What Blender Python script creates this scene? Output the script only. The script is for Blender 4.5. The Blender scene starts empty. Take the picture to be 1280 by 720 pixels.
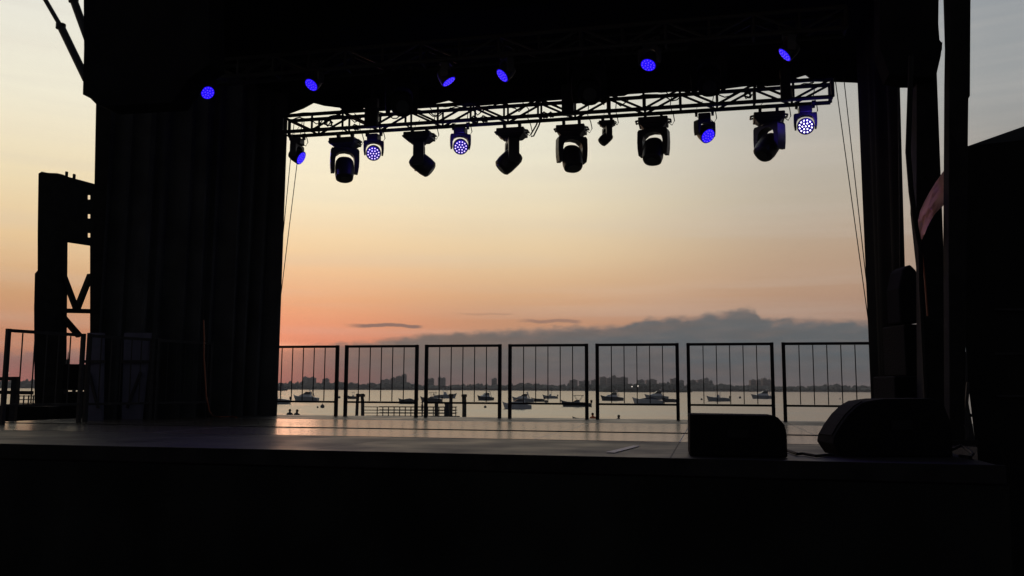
import bpy, math, random
from mathutils import Vector, Matrix
R = math.radians
random.seed(7)
scene = bpy.context.scene
COL = scene.collection

# ------------------------------------------------------------------ camera
DECK = 1.25                    # height of the stage floor above the ground
EYE = DECK + 0.43
WATER = -2.2
F = 1100.0                     # focal length in photo pixels (1280 wide)
PITCH = math.atan(125.5 / F)
ROLL = 0.0047
r0 = Vector((1, 0, 0)); f0 = Vector((0, math.cos(PITCH), math.sin(PITCH))); u0 = Vector((0, -math.sin(PITCH), math.cos(PITCH)))
RT = r0 * math.cos(ROLL) + u0 * math.sin(ROLL)
UP = u0 * math.cos(ROLL) - r0 * math.sin(ROLL)
CAM = Vector((0, 0, EYE))
cd = bpy.data.cameras.new('camera'); cam = bpy.data.objects.new('camera', cd); COL.objects.link(cam)
m = Matrix.Identity(4)
for i in range(3):
    m[i][0] = RT[i]; m[i][1] = UP[i]; m[i][2] = -f0[i]; m[i][3] = CAM[i]
cam.matrix_world = m
cd.sensor_width = 36; cd.lens = 36 * F / 1280; cd.clip_start = 0.05; cd.clip_end = 20000
scene.camera = cam

def ray(x, y): return f0 + RT * ((x - 640) / F) + UP * ((360 - y) / F)
def on_z(x, y, z):
    d = ray(x, y); return CAM + d * ((z - EYE) / d.z)
def on_y(x, y, Y):
    d = ray(x, y); return CAM + d * (Y / d.y)
TH = R(12.7); cT, sT = math.cos(TH), math.sin(TH)
def S(u, w, z): return Vector((u * cT + w * sT, -u * sT + w * cT, z))   # stage frame: u to the right, w upstage
def on_w(x, y, w):
    d = ray(x, y); k = w / (d.x * sT + d.y * cT); return CAM + d * k
def u_of(p): return p.x * cT - p.y * sT

# ------------------------------------------------------------------ materials
def mat(name, col, rough=0.6, metal=0.0, noise=0.0, nscale=8.0, spec=0.5, bump=0.0, stretch=(1, 1, 1)):
    m = bpy.data.materials.new(name); m.use_nodes = True
    nt = m.node_tree; b = nt.nodes['Principled BSDF']
    b.inputs['Base Color'].default_value = (*col, 1); b.inputs['Roughness'].default_value = rough
    b.inputs['Metallic'].default_value = metal; b.inputs['Specular IOR Level'].default_value = spec
    if noise or bump:
        tc = nt.nodes.new('ShaderNodeTexCoord'); mp = nt.nodes.new('ShaderNodeMapping'); mp.inputs['Scale'].default_value = stretch
        nz = nt.nodes.new('ShaderNodeTexNoise'); nz.inputs['Scale'].default_value = nscale; nz.inputs['Detail'].default_value = 6
        nt.links.new(tc.outputs['Object'], mp.inputs[0]); nt.links.new(mp.outputs[0], nz.inputs['Vector'])
        if noise:
            cr = nt.nodes.new('ShaderNodeValToRGB')
            cr.color_ramp.elements[0].position = 0.3; cr.color_ramp.elements[1].position = 0.7
            cr.color_ramp.elements[0].color = (*[c * (1 - noise) for c in col], 1)
            cr.color_ramp.elements[1].color = (*[min(1, c * (1 + noise)) for c in col], 1)
            nt.links.new(nz.outputs[0], cr.inputs[0]); nt.links.new(cr.outputs[0], b.inputs['Base Color'])
        if bump:
            bp = nt.nodes.new('ShaderNodeBump'); bp.inputs['Strength'].default_value = bump; bp.inputs['Distance'].default_value = 0.02
            nt.links.new(nz.outputs[0], bp.inputs['Height']); nt.links.new(bp.outputs[0], b.inputs['Normal'])
    return m
def emit(name, col, s):
    m = bpy.data.materials.new(name); m.use_nodes = True
    b = m.node_tree.nodes['Principled BSDF']
    b.inputs['Base Color'].default_value = (*[c * 0.3 for c in col], 1); b.inputs['Emission Color'].default_value = (*col, 1); b.inputs['Emission Strength'].default_value = s
    return m
M = dict(
    shadevelvet=mat('shaded_black_drape', (0.010, 0.010, 0.011), 0.95, noise=0.3, nscale=2, spec=0.03),  # darkened copy of the drape cloth, shade put into the colour
    velvet=mat('black_drape', (0.055, 0.058, 0.058), 0.95, noise=0.3, nscale=2, spec=0.05),
    skirt=mat('black_skirt_cloth', (0.011, 0.012, 0.011), 0.95, noise=0.4, nscale=1.5, spec=0.05),
    roofcloth=mat('black_roof_cloth', (0.008, 0.008, 0.009), 0.95, noise=0.3, nscale=3, spec=0.05),
    blackmetal=mat('black_powder_coat', (0.018, 0.018, 0.019), 0.5, 0.0, noise=0.3, nscale=20, spec=0.3),
    truss=mat('dark_aluminium', (0.03, 0.03, 0.032), 0.55, 0.3, noise=0.3, nscale=30, spec=0.3),
    plastic=mat('fixture_plastic', (0.025, 0.025, 0.027), 0.45, noise=0.2, nscale=40, spec=0.4),
    glass=mat('dark_lens', (0.01, 0.01, 0.015), 0.1),
    steel=mat('painted_steel', (0.011, 0.011, 0.0105), 0.85, noise=0.4, nscale=6, spec=0.06),
    edge=mat('deck_edge_paint', (0.012, 0.012, 0.012), 0.8, noise=0.5, nscale=5, spec=0.1),
    rail=mat('rail_steel', (0.02, 0.02, 0.022), 0.65, 0.0, noise=0.3, nscale=15, spec=0.15),
    case=mat('monitor_paint', (0.007, 0.007, 0.007), 0.9, noise=0.3, nscale=60, bump=0.3, spec=0.05),
    grille=mat('monitor_grille', (0.008, 0.008, 0.008), 0.85, noise=0.4, nscale=200, spec=0.05),
    rubber=mat('cable_rubber', (0.009, 0.009, 0.009), 0.7, spec=0.1),
    orange=mat('orange_strap_and_glint', (0.22, 0.06, 0.02), 0.6),  # the strap's own orange; on the hanging cable it paints in caught light
    pale=mat('pale_panel', (0.08, 0.08, 0.12), 0.8, noise=0.2, nscale=4),
    piling=mat('weathered_piling', (0.06, 0.05, 0.04), 0.9, noise=0.4, nscale=3, bump=0.4),
    dock=mat('dock_timber', (0.07, 0.065, 0.06), 0.9, noise=0.3, nscale=3),
    hullw=mat('white_gelcoat', (0.72, 0.75, 0.77), 0.4, noise=0.1, nscale=1),
    hullg=mat('grey_gelcoat', (0.42, 0.46, 0.48), 0.4, noise=0.1, nscale=1),
    hulld=mat('dark_hull', (0.07, 0.08, 0.1), 0.5, noise=0.2, nscale=1),
    canvas=mat('boat_canvas', (0.05, 0.06, 0.09), 0.9, noise=0.2, nscale=2),
    tint=mat('tinted_window', (0.03, 0.035, 0.04), 0.15),
    skin=mat('skin', (0.35, 0.2, 0.14), 0.6), hair=mat('dark_hair', (0.03, 0.02, 0.015), 0.8),
    clothd=mat('dark_clothes', (0.05, 0.05, 0.07), 0.9, noise=0.2, nscale=10), clothr=mat('orange_shirt', (0.75, 0.2, 0.08), 0.9),
    brick=mat('apartment_brick', (0.2, 0.17, 0.16), 0.9, noise=0.15, nscale=0.1),
    concrete=mat('apartment_concrete', (0.26, 0.25, 0.25), 0.9, noise=0.15, nscale=0.1),
    leaf=mat('far_foliage', (0.085, 0.095, 0.08), 0.9, noise=0.4, nscale=0.06),
    sand=mat('shore_ground', (0.13, 0.12, 0.1), 0.95, noise=0.35, nscale=0.4, bump=0.3),
    tape=mat('worn_tape', (0.30, 0.27, 0.24), 0.5, noise=0.5, nscale=30),
    buoy=mat('buoy_plastic', (0.12, 0.12, 0.13), 0.6),
)
M['blue'] = emit('blue_led_lens', (0.010, 0.0005, 1.0), 0.9)
M['dot'] = emit('led_cell', (0.62, 0.5, 1.0), 2.2)
M['dotblue'] = emit('blue_led_cell', (0.22, 0.12, 1.0), 1.2)
M['dotwhite'] = emit('white_led_cell', (0.85, 0.8, 1.0), 4.0)
M['darkblue'] = emit('dim_blue_lens', (0.02, 0.006, 0.28), 0.6)
M['lamp'] = emit('lamp_glow', (1.0, 0.9, 0.75), 2.0)

# translucent tarp lit from behind by the sunset
tp = bpy.data.materials.new('pink_tarp'); tp.use_nodes = True; nt = tp.node_tree
out = nt.nodes['Material Output']; b = nt.nodes['Principled BSDF']
b.inputs['Base Color'].default_value = (0.6, 0.4, 0.38, 1); b.inputs['Roughness'].default_value = 0.8
tr = nt.nodes.new('ShaderNodeBsdfTranslucent'); mx = nt.nodes.new('ShaderNodeMixShader'); mx.inputs[0].default_value = 0.8
nz = nt.nodes.new('ShaderNodeTexNoise'); nz.inputs['Scale'].default_value = 5
cr = nt.nodes.new('ShaderNodeValToRGB'); cr.color_ramp.elements[0].color = (0.85, 0.60, 0.54, 1); cr.color_ramp.elements[1].color = (0.95, 0.74, 0.68, 1)
nt.links.new(nz.outputs[0], cr.inputs[0]); nt.links.new(cr.outputs[0], tr.inputs[0]); nt.links.new(cr.outputs[0], b.inputs['Base Color'])
nt.links.new(b.outputs[0], mx.inputs[1]); nt.links.new(tr.outputs[0], mx.inputs[2]); nt.links.new(mx.outputs[0], out.inputs[0])
M['tarp'] = tp

# ------------------------------------------------------------------ mesh builder
def frame(d):
    d = d.normalized(); a = Vector((0, 0, 1)) if abs(d.z) < 0.95 else Vector((1, 0, 0))
    s = d.cross(a).normalized(); return s, s.cross(d).normalized(), d
class MB:
    def __init__(s): s.v = []; s.f = []; s.sm = []
    def add(s, vs, fs, smooth=False):
        o = len(s.v); s.v += [Vector(v) for v in vs]; s.f += [[i + o for i in f] for f in fs]; s.sm += [smooth] * len(fs); return s
    def box(s, c, size, mtx=None, taper=1.0):
        c = Vector(c); x, y, z = [k / 2 for k in size]
        vs = [Vector((i * x * (taper if k > 0 else 1), j * y * (taper if k > 0 else 1), k * z)) for i in (-1, 1) for j in (-1, 1) for k in (-1, 1)]
        if mtx: vs = [mtx @ v for v in vs]
        return s.add([c + v for v in vs], [(0, 1, 3, 2), (4, 6, 7, 5), (0, 4, 5, 1), (2, 3, 7, 6), (0, 2, 6, 4), (1, 5, 7, 3)])
    def bar(s, p, q, a, b=None):
        p, q = Vector(p), Vector(q); b = b or a; x, y, d = frame(q - p)
        vs = [e + x * i * a / 2 + y * j * b / 2 for e in (p, q) for i, j in ((-1, -1), (1, -1), (1, 1), (-1, 1))]
        return s.add(vs, [(0, 1, 2, 3), (7, 6, 5, 4)] + [(i, 4 + i, 4 + (i + 1) % 4, (i + 1) % 4) for i in range(4)])
    def tube(s, pts, r, n=8, r2=None):
        pts = [Vector(p) for p in pts]; rings = []
        for i, p in enumerate(pts):
            d = pts[min(i + 1, len(pts) - 1)] - pts[max(i - 1, 0)]
            x, y, _ = frame(d); rr = r if r2 is None else r + (r2 - r) * i / (len(pts) - 1)
            rings.append([p + (x * math.cos(2 * math.pi * k / n) + y * math.sin(2 * math.pi * k / n)) * rr for k in range(n)])
        vs = [v for g in rings for v in g]; fs = []
        for i in range(len(pts) - 1):
            for k in range(n): fs.append((i * n + k, i * n + (k + 1) % n, (i + 1) * n + (k + 1) % n, (i + 1) * n + k))
        fs += [tuple(range(n))[::-1], tuple(range((len(pts) - 1) * n, len(pts) * n))]
        return s.add(vs, fs, True)
    def lathe(s, prof, n=20, mtx=None, off=(0, 0, 0), sq=0.0):
        # profile of (radius, z); sq pushes the section towards a rounded square
        vs = []; off = Vector(off)
        for r, z in prof:
            for k in range(n):
                a = 2 * math.pi * k / n; c, q = math.cos(a), math.sin(a)
                g = 1 if sq == 0 else 1 / (abs(c) ** (2 + sq) + abs(q) ** (2 + sq)) ** (1 / (2 + sq))
                v = Vector((c * r * g, q * r * g, z)); vs.append((mtx @ v if mtx else v) + off)
        m_ = len(prof); fs = [(i * n + k, i * n + (k + 1) % n, (i + 1) * n + (k + 1) % n, (i + 1) * n + k) for i in range(m_ - 1) for k in range(n)]
        fs += [tuple(range(n))[::-1], tuple(range((m_ - 1) * n, m_ * n))]
        return s.add(vs, fs, True)
    def prism(s, poly, ext):
        poly = [Vector(p) for p in poly]; ext = Vector(ext); n = len(poly)
        return s.add(poly + [p + ext for p in poly], [tuple(range(n)), tuple(range(n, 2 * n))[::-1]] + [(i, n + i, n + (i + 1) % n, (i + 1) % n) for i in range(n)])
    def ball(s, c, r, n=10, sc=(1, 1, 1)):
        prof = [(max(1e-3, r * math.sin(math.pi * i / n)), -r * math.cos(math.pi * i / n)) for i in range(n + 1)]
        return s.lathe(prof, n + 2, Matrix.Diagonal(Vector(sc)), c)
    def build(s, name, material, parent=None, origin=None, local=False, bevel=0.0, **kw):
        me = bpy.data.meshes.new(name)
        o0 = Vector((0, 0, 0))
        if not local: o0 = Vector(parent.location) if parent is not None and origin is None and parent.parent is None else (Vector(origin) if origin is not None else o0)
        if parent is not None and parent.parent is not None and not local: o0 = Vector(parent.parent.location) + Vector(parent.location)
        me.from_pydata([tuple(v - o0) for v in s.v], [], s.f); me.materials.append(M[material] if isinstance(material, str) else material)
        me.polygons.foreach_set('use_smooth', s.sm); me.update()
        import bmesh
        bm = bmesh.new(); bm.from_mesh(me); bmesh.ops.recalc_face_normals(bm, faces=bm.faces); bm.to_mesh(me); bm.free()
        o = bpy.data.objects.new(name, me); COL.objects.link(o)
        if parent is not None: o.parent = parent
        elif not local: o.location = o0
        if any(s.sm):
            try: me.set_sharp_from_angle(angle=R(40))
            except Exception: pass
        if bevel:
            b = o.modifiers.new('bevel', 'BEVEL'); b.width = bevel; b.segments = 2; b.limit_method = 'ANGLE'
        tag(o, **kw); return o
def tag(o, label=None, cat=None, group=None, kind=None):
    if label: o['label'] = label
    if cat: o['category'] = cat
    if group: o['group'] = group
    if kind: o['kind'] = kind
    return o
def empty(name, loc, label, cat, group=None, rz=0):
    o = bpy.data.objects.new(name, None); COL.objects.link(o); o.location = loc; o.rotation_euler = (0, 0, rz); o.empty_display_size = 0.1
    return tag(o, label, cat, group)
def dup(o, parent=None, **kw):
    c = o.copy(); COL.objects.link(c); c.parent = parent
    for ch in list(o.children): dup(ch, c)
    tag(c, **kw); return c
WV = S(0, 1, 0)   # upstage direction

# ------------------------------------------------------------------ world
wd = bpy.data.worlds.new('World'); scene.world = wd; wd.use_nodes = True
nt = wd.node_tree; N = nt.nodes; L = nt.links; bg = N['Background']
def srgb(c): return tuple((k / 255 / 12.92) if k <= 10 else (((k / 255) + 0.055) / 1.055) ** 2.4 for k in c)
def val(x):
    return x
def math_(op, a, b=None, c=None, clamp=False):
    n = N.new('ShaderNodeMath'); n.operation = op; n.use_clamp = clamp
    for i, x in enumerate((a, b, c)):
        if x is None: continue
        if isinstance(x, (int, float)): n.inputs[i].default_value = x
        else: L.new(x, n.inputs[i])
    return n.outputs[0]
def mrange(v, a, b, c=0.0, d=1.0, smooth=True):
    n = N.new('ShaderNodeMapRange'); n.interpolation_type = 'SMOOTHSTEP' if smooth else 'LINEAR'
    L.new(v, n.inputs[0])
    for i, x in zip((1, 2, 3, 4), (a, b, c, d)): n.inputs[i].default_value = x
    return n.outputs[0]
def mixc(f, a, b, mode='MIX'):
    n = N.new('ShaderNodeMix'); n.data_type = 'RGBA'; n.blend_type = mode
    if isinstance(f, (int, float)): n.inputs[0].default_value = f
    else: L.new(f, n.inputs[0])
    for i, x in ((6, a), (7, b)):
        if isinstance(x, tuple): n.inputs[i].default_value = (*x, 1)
        else: L.new(x, n.inputs[i])
    return n.outputs[2]
def ramp(v, stops):
    n = N.new('ShaderNodeValToRGB'); e = n.color_ramp.elements
    while len(e) < len(stops): e.new(0.5)
    for k, (p, c) in zip(e, stops): k.position = p
    for k, (p, c) in zip(sorted(e, key=lambda q: q.position), sorted(stops)): k.color = (*c, 1)
    L.new(v, n.inputs[0]); return n.outputs[0]
tc = N.new('ShaderNodeTexCoord'); sep = N.new('ShaderNodeSeparateXYZ'); L.new(tc.outputs['Generated'], sep.inputs[0])
el = math_('MULTIPLY', math_('ARCSINE', sep.outputs[2]), 180 / math.pi)
az = math_('MULTIPLY', math_('ARCTAN2', sep.outputs[0], sep.outputs[1]), 180 / math.pi)
e01 = math_('DIVIDE', el, 90.0, clamp=True)
def eramp(stops): return ramp(e01, [(max(0, d / 90), srgb(c)) for d, c in stops])
cLL = eramp([(0, (205, 130, 105)), (3, (205, 142, 110)), (5.2, (209, 160, 119)), (8.6, (232, 200, 155)), (12, (238, 220, 182)), (17, (240, 234, 212)), (22, (231, 229, 217)), (28, (205, 208, 205)), (90, (60, 68, 82))])
cL = eramp([(0, (225, 125, 103)), (3.4, (240, 150, 116)), (5.5, (238, 174, 130)), (8.75, (245, 211, 165)), (12.1, (247, 232, 198)), (17, (245, 239, 216)), (22, (230, 230, 220)), (28, (200, 206, 206)), (90, (60, 68, 82))])
cC = eramp([(0, (180, 130, 110)), (4.5, (202, 150, 117)), (6, (218, 172, 132)), (8.6, (232, 203, 162)), (11.7, (236, 220, 187)), (14.7, (235, 228, 204)), (18, (231, 228, 211)), (24, (200, 204, 202)), (34, (150, 156, 162)), (90, (58, 66, 80))])
cR = eramp([(0, (150, 118, 105)), (4.5, (172, 138, 119)), (6, (182, 148, 124)), (8.6, (186, 160, 136)), (11.7, (184, 172, 155)), (14.7, (184, 177, 165)), (18, (181, 179, 173)), (24, (160, 165, 168)), (34, (130, 138, 146)), (90, (55, 62, 76))])
cRR = eramp([(0, (120, 105, 104)), (6, (140, 122, 112)), (11.7, (150, 145, 138)), (17, (155, 157, 157)), (22, (149, 154, 158)), (34, (112, 120, 132)), (90, (52, 60, 74))])
cB = eramp([(0, (58, 62, 70)), (20, (56, 62, 74)), (90, (48, 56, 70))])
sky = mixc(mrange(az, -27, -16), cLL, cL)
sky = mixc(mrange(az, -14, 1), sky, cC)
sky = mixc(mrange(az, 0, 21), sky, cR)
sky = mixc(mrange(az, 20, 31), sky, cRR)
absaz = math_('ABSOLUTE', math_('ADD', az, 8.0))
sky = mixc(mrange(absaz, 42, 100), sky, cB)
# faint streaks of high cloud
def dir_noise(sx, sy, scale, detail=5.0, seed=0.0):
    cb = N.new('ShaderNodeCombineXYZ'); L.new(math_('MULTIPLY', az, sx), cb.inputs[0]); L.new(math_('MULTIPLY', el, sy), cb.inputs[1]); cb.inputs[2].default_value = seed
    n = N.new('ShaderNodeTexNoise'); n.inputs['Scale'].default_value = scale; n.inputs['Detail'].default_value = detail; L.new(cb.outputs[0], n.inputs['Vector']); return n.outputs[0]
st = dir_noise(0.035, 0.9, 1.0, 6, 2.0)
stm = math_('MULTIPLY', mrange(st, 0.42, 0.72), 0.17)
sky = mixc(stm, sky, srgb((205, 196, 186)))
st2 = math_('MULTIPLY', mrange(dir_noise(0.06, 0.5, 1.0, 4, 9.0), 0.5, 0.8), 0.06)
sky = mixc(st2, sky, srgb((250, 225, 200)))
# low cloud bank on the horizon
az01 = mrange(az, -45, 45, 0, 1, False)
def azel(x, y):
    d = ray(x, y); return math.degrees(math.atan2(d.x, d.y)), math.degrees(math.asin(d.normalized().z))
top = [(0, 438), (150, 437), (345, 436), (400, 430), (470, 425), (530, 417), (600, 413), (690, 409), (775, 406), (790, 404), (800, 400), (812, 397), (830, 398), (845, 395.5), (860, 397), (874, 394), (884, 389), (900, 390), (915, 387), (927, 384), (938, 384.5), (945, 388), (951, 396), (966, 399.5), (985, 396.5), (1000, 398), (1040, 400), (1085, 401), (1250, 404)]
stops = []
for x, y in top:
    a, e = azel(x, y); stops.append(((a + 45) / 90, (e / 8, e / 8, e / 8)))
bank = math_('MULTIPLY', ramp(az01, stops), 8.0)
edge = math_('MULTIPLY', math_('SUBTRACT', dir_noise(1.3, 2.6, 1.0, 8, 4.0), 0.5), 0.62)
edge2 = math_('MULTIPLY', math_('SUBTRACT', dir_noise(0.3, 0.8, 1.0, 3, 1.0), 0.5), 0.35)
bd = math_('SUBTRACT', math_('ADD', math_('ADD', bank, edge), edge2), el)
soft = mrange(bd, -0.14, 0.32)
kL = eramp([(0, (184, 108, 98)), (0.9, (176, 110, 102)), (2, (164, 124, 115)), (3.2, (178, 128, 113)), (6, (150, 120, 108))])
kM = eramp([(0, (114, 98, 96)), (0.7, (110, 98, 97)), (1.7, (101, 103, 101)), (3, (104, 104, 102)), (6, (118, 108, 103))])
kR = eramp([(0, (102, 95, 97)), (0.8, (94, 95, 98)), (1.6, (84, 95, 101)), (3.4, (88, 98, 103)), (6, (104, 106, 107))])
ck = mixc(mrange(az, -17, -6.5), kL, kM)
ck = mixc(mrange(az, -6, 9), ck, kR)
ck = mixc(math_('MULTIPLY', mrange(dir_noise(0.15, 1.2, 1.0, 5, 6.0), 0.4, 0.7), 0.22), ck, mixc(0.6, sky, (0.0, 0.0, 0.0)))
rim = math_('MULTIPLY', mrange(bd, 0.0, 0.16), mrange(bd, 0.16, 0.6, 1, 0))
ck = mixc(math_('MULTIPLY', rim, math_('MULTIPLY', mrange(dir_noise(0.7, 0.9, 1.0, 4, 7.7), 0.42, 0.62), 0.35)), ck, srgb((182, 142, 122)))
ck = mixc(math_('MULTIPLY', mrange(dir_noise(0.5, 2.2, 1.0, 6, 12.0), 0.4, 0.68), 0.14), ck, srgb((150, 132, 124)))
sky = mixc(math_('MULTIPLY', soft, 0.97), sky, ck)
# two thin cloud wisps above the bank
def wisp(x0, x1, yc, th, seed, amt):
    global sky
    a0, e0 = azel(x0, yc); a1, e1 = azel(x1, yc); ec = azel((x0 + x1) / 2, yc)[1]
    am = math_('MULTIPLY', mrange(az, a0, a0 + (a1 - a0) * 0.35), mrange(az, a1 - (a1 - a0) * 0.12, a1, 1, 0))
    d = math_('ABSOLUTE', math_('ADD', math_('SUBTRACT', el, ec), math_('MULTIPLY', math_('SUBTRACT', dir_noise(0.5, 0.3, 1.0, 4, seed), 0.5), 0.5)))
    em = mrange(d, th * 0.3, th, 1, 0)
    sky = mixc(math_('MULTIPLY', math_('MULTIPLY', am, em), amt), sky, srgb((138, 112, 104)))
wisp(425, 532, 407, 0.16, 3.3, 1.15); wisp(640, 730, 401, 0.17, 8.1, 0.7); wisp(560, 645, 392, 0.09, 5.5, 0.25)
# sun glow just breaking the bank behind the left drape
sa, se = azel(338, 431)
ga = math_('DIVIDE', math_('SUBTRACT', az, sa), 2.3); ge = math_('DIVIDE', math_('SUBTRACT', el, se), 1.9)
gg = math_('EXPONENT', math_('MULTIPLY', math_('ADD', math_('MULTIPLY', ga, ga), math_('MULTIPLY', ge, ge)), -1.0))
sky = mixc(math_('MULTIPLY', gg, 0.5), sky, (1.0, 0.36, 0.2))
hot = math_('DIVIDE', math_('SUBTRACT', el, se), 0.16); ha = math_('DIVIDE', math_('SUBTRACT', az, sa), 2.2)
hh = math_('EXPONENT', math_('MULTIPLY', math_('ADD', math_('MULTIPLY', ha, ha), math_('MULTIPLY', hot, hot)), -1.0))
sky = mixc(math_('MULTIPLY', hh, 0.6), sky, (1.15, 0.5, 0.3))
ns = N.new('ShaderNodeTexSky'); ns.sky_type = 'NISHITA'; ns.sun_disc = False; ns.sun_elevation = R(2.5); ns.sun_rotation = R(sa); ns.air_density = 1.5; ns.dust_density = 3
sky = mixc(0.003, sky, ns.outputs[0], 'ADD')
L.new(sky, bg.inputs['Color']); bg.inputs['Strength'].default_value = 1.03
sl = bpy.data.lights.new('sun', 'SUN'); sl.energy = 0.04; sl.angle = R(6); sl.color = (1.0, 0.5, 0.3)
so = bpy.data.objects.new('sun', sl); COL.objects.link(so)
sd = Vector((math.sin(R(sa)) * math.cos(R(se)), math.cos(R(sa)) * math.cos(R(se)), math.sin(R(se))))
so.rotation_euler = sd.to_track_quat('Z', 'Y').to_euler()

# ------------------------------------------------------------------ ground, water, far shore
g = MB(); ys = [-250, 0, 20, 45, 54, 62, 72, 84, 95, 120, 2040]; zs = [0, 0, 0, 0, -0.28, -0.65, -1.15, -1.75, -2.5, -3.0, -3.0]
xs = [-2400, -800, -300, -150, -80, -40, -20, -8, 0, 8, 20, 40, 80, 150, 300, 800, 2400]
for Y, z in zip(ys, zs):
    for X in xs: g.v.append(Vector((X, Y, z + (random.uniform(-0.06, 0.06) if 50 < Y < 100 else 0))))
n = len(xs)
for j in range(len(ys) - 1):
    for i in range(n - 1): g.f.append([j * n + i, j * n + i + 1, (j + 1) * n + i + 1, (j + 1) * n + i]); g.sm.append(True)
g.build('ground', 'sand', kind='structure')

wm = bpy.data.materials.new('bay_water'); wm.use_nodes = True; nt = wm.node_tree; b = nt.nodes['Principled BSDF']
b.inputs['Base Color'].default_value = (0.03, 0.035, 0.035, 1); b.inputs['Roughness'].default_value = 0.22; b.inputs['IOR'].default_value = 1.65
tcw = nt.nodes.new('ShaderNodeTexCoord')
def wnoise(sc, seed, det=4):
    mp = nt.nodes.new('ShaderNodeMapping'); mp.inputs['Scale'].default_value = sc; mp.inputs['Location'].default_value = (seed, seed * 2, seed)
    nz = nt.nodes.new('ShaderNodeTexNoise'); nz.inputs['Scale'].default_value = 1.0; nz.inputs['Detail'].default_value = det
    nt.links.new(tcw.outputs['Object'], mp.inputs[0]); nt.links.new(mp.outputs[0], nz.inputs['Vector']); return nz.outputs[0]
def wmr(v, a, b_, c, d):
    n = nt.nodes.new('ShaderNodeMapRange'); nt.links.new(v, n.inputs[0])
    for k, x in zip((1, 2, 3, 4), (a, b_, c, d)): n.inputs[k].default_value = x
    return n.outputs[0]
cb = nt.nodes.new('ShaderNodeCombineXYZ'); cb.inputs[2].default_value = 1.0
ad = nt.nodes.new('ShaderNodeMath'); ad.operation = 'ADD'
nt.links.new(wmr(wnoise((0.25, 1.1, 1), 3), 0.3, 0.7, -0.095, -0.045), ad.inputs[0]); nt.links.new(wmr(wnoise((0.006, 0.03, 1), 8), 0.35, 0.65, -0.012, 0.012), ad.inputs[1])
nt.links.new(ad.outputs[0], cb.inputs[1]); nt.links.new(wmr(wnoise((0.4, 0.9, 1), 5), 0.3, 0.7, -0.05, 0.05), cb.inputs[0])
nm = nt.nodes.new('ShaderNodeVectorMath'); nm.operation = 'NORMALIZE'; nt.links.new(cb.outputs[0], nm.inputs[0]); nt.links.new(nm.outputs[0], b.inputs['Normal'])
MB().add([(-2400, 70, WATER), (2400, 70, WATER), (2400, 2035, WATER), (-2400, 2035, WATER)], [(0, 1, 2, 3)]).build('bay_water', wm, kind='structure')

SHORE = 1560
fs = MB(); xs = list(range(-2300, 2301, 50)); rows = [(SHORE - 6, WATER - 1), (SHORE + 4, -1.2), (SHORE + 60, 1.5), (SHORE + 450, 4)]
for Y, z in rows:
    for X in xs: fs.v.append(Vector((X, Y + random.uniform(-6, 6), z)))
n = len(xs)
for j in range(len(rows) - 1):
    for i in range(n - 1): fs.f.append([j * n + i, j * n + i + 1, (j + 1) * n + i + 1, (j + 1) * n + i]); fs.sm.append(True)
fs.build('far_shore', 'sand', kind='structure')
def lump(mb, c, r, h):
    vs = []; nn = 7
    for k, (rr, zz) in enumerate(((0.75, 0.0), (1.0, 0.45), (0.72, 0.8), (0.25, 1.0))):
        for q in range(nn):
            a = 2 * math.pi * (q + 0.5 * (k % 2)) / nn; j = random.uniform(0.75, 1.2)
            vs.append((c[0] + math.cos(a) * r * rr * j, c[1] + math.sin(a) * r * rr * j, c[2] + h * zz * random.uniform(0.88, 1.06)))
    fs = [(k * nn + q, k * nn + (q + 1) % nn, (k + 1) * nn + (q + 1) % nn, (k + 1) * nn + q) for k in range(3) for q in range(nn)] + [tuple(range(3 * nn, 4 * nn))]
    mb.add(vs, fs)
tl = MB(); X = -1450.0
def shore_h(X):
    px = 640 + X / SHORE * F
    pts = [(-300, 11), (0, 13), (343, 12.5), (375, 13), (400, 11.5), (470, 10), (480, 12), (505, 12), (525, 9.5), (600, 9), (700, 9), (712, 12), (760, 13), (850, 12.5), (900, 11.5), (960, 11), (1000, 9), (1300, 9), (1700, 10)]
    for (a, ha), (b, hb) in zip(pts, pts[1:]):
        if a <= px <= b: return (ha + (hb - ha) * (px - a) / (b - a))
    return 10
while X < 1450:
    for dY in (8, 30, 70):
        h = (shore_h(X) + 3.2) * random.uniform(0.7, 1.08) * (0.86 + 0.10 * math.sin(X * 0.021 + 1.3) + 0.08 * math.sin(X * 0.057) + 0.05 * math.sin(X * 0.13 + 2)) * (1.0 if dY > 20 else 0.8); r = random.choice((3.5, 5, 7, 11))
        lump(tl, (X + random.uniform(-4, 4), SHORE + dY + random.uniform(-6, 6), -1.5), r, h)
    X += random.uniform(5, 9)
tl.build('far_woodland', 'leaf', kind='stuff', label='hazy dark band of trees lining the whole far shore', cat='woodland')
# a nearer wooded point, darker because there is less air in front of it
pt = MB(); PY = 1080
for k in range(150):
    x = random.uniform(752, 862); c = on_y(x, 488, PY + random.uniform(0, 60))
    h = 8.2 * min(1, (x - 748) / 22) * min(1, (866 - x) / 26) * random.uniform(0.7, 1.15) + 1.5
    lump(pt, (c.x, c.y, WATER - 0.2), random.uniform(3, 6), h)
pt.build('wooded_point', 'leaf', kind='stuff', label='darker nearer clump of trees on a point under the tallest far apartment blocks', cat='woodland')

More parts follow.
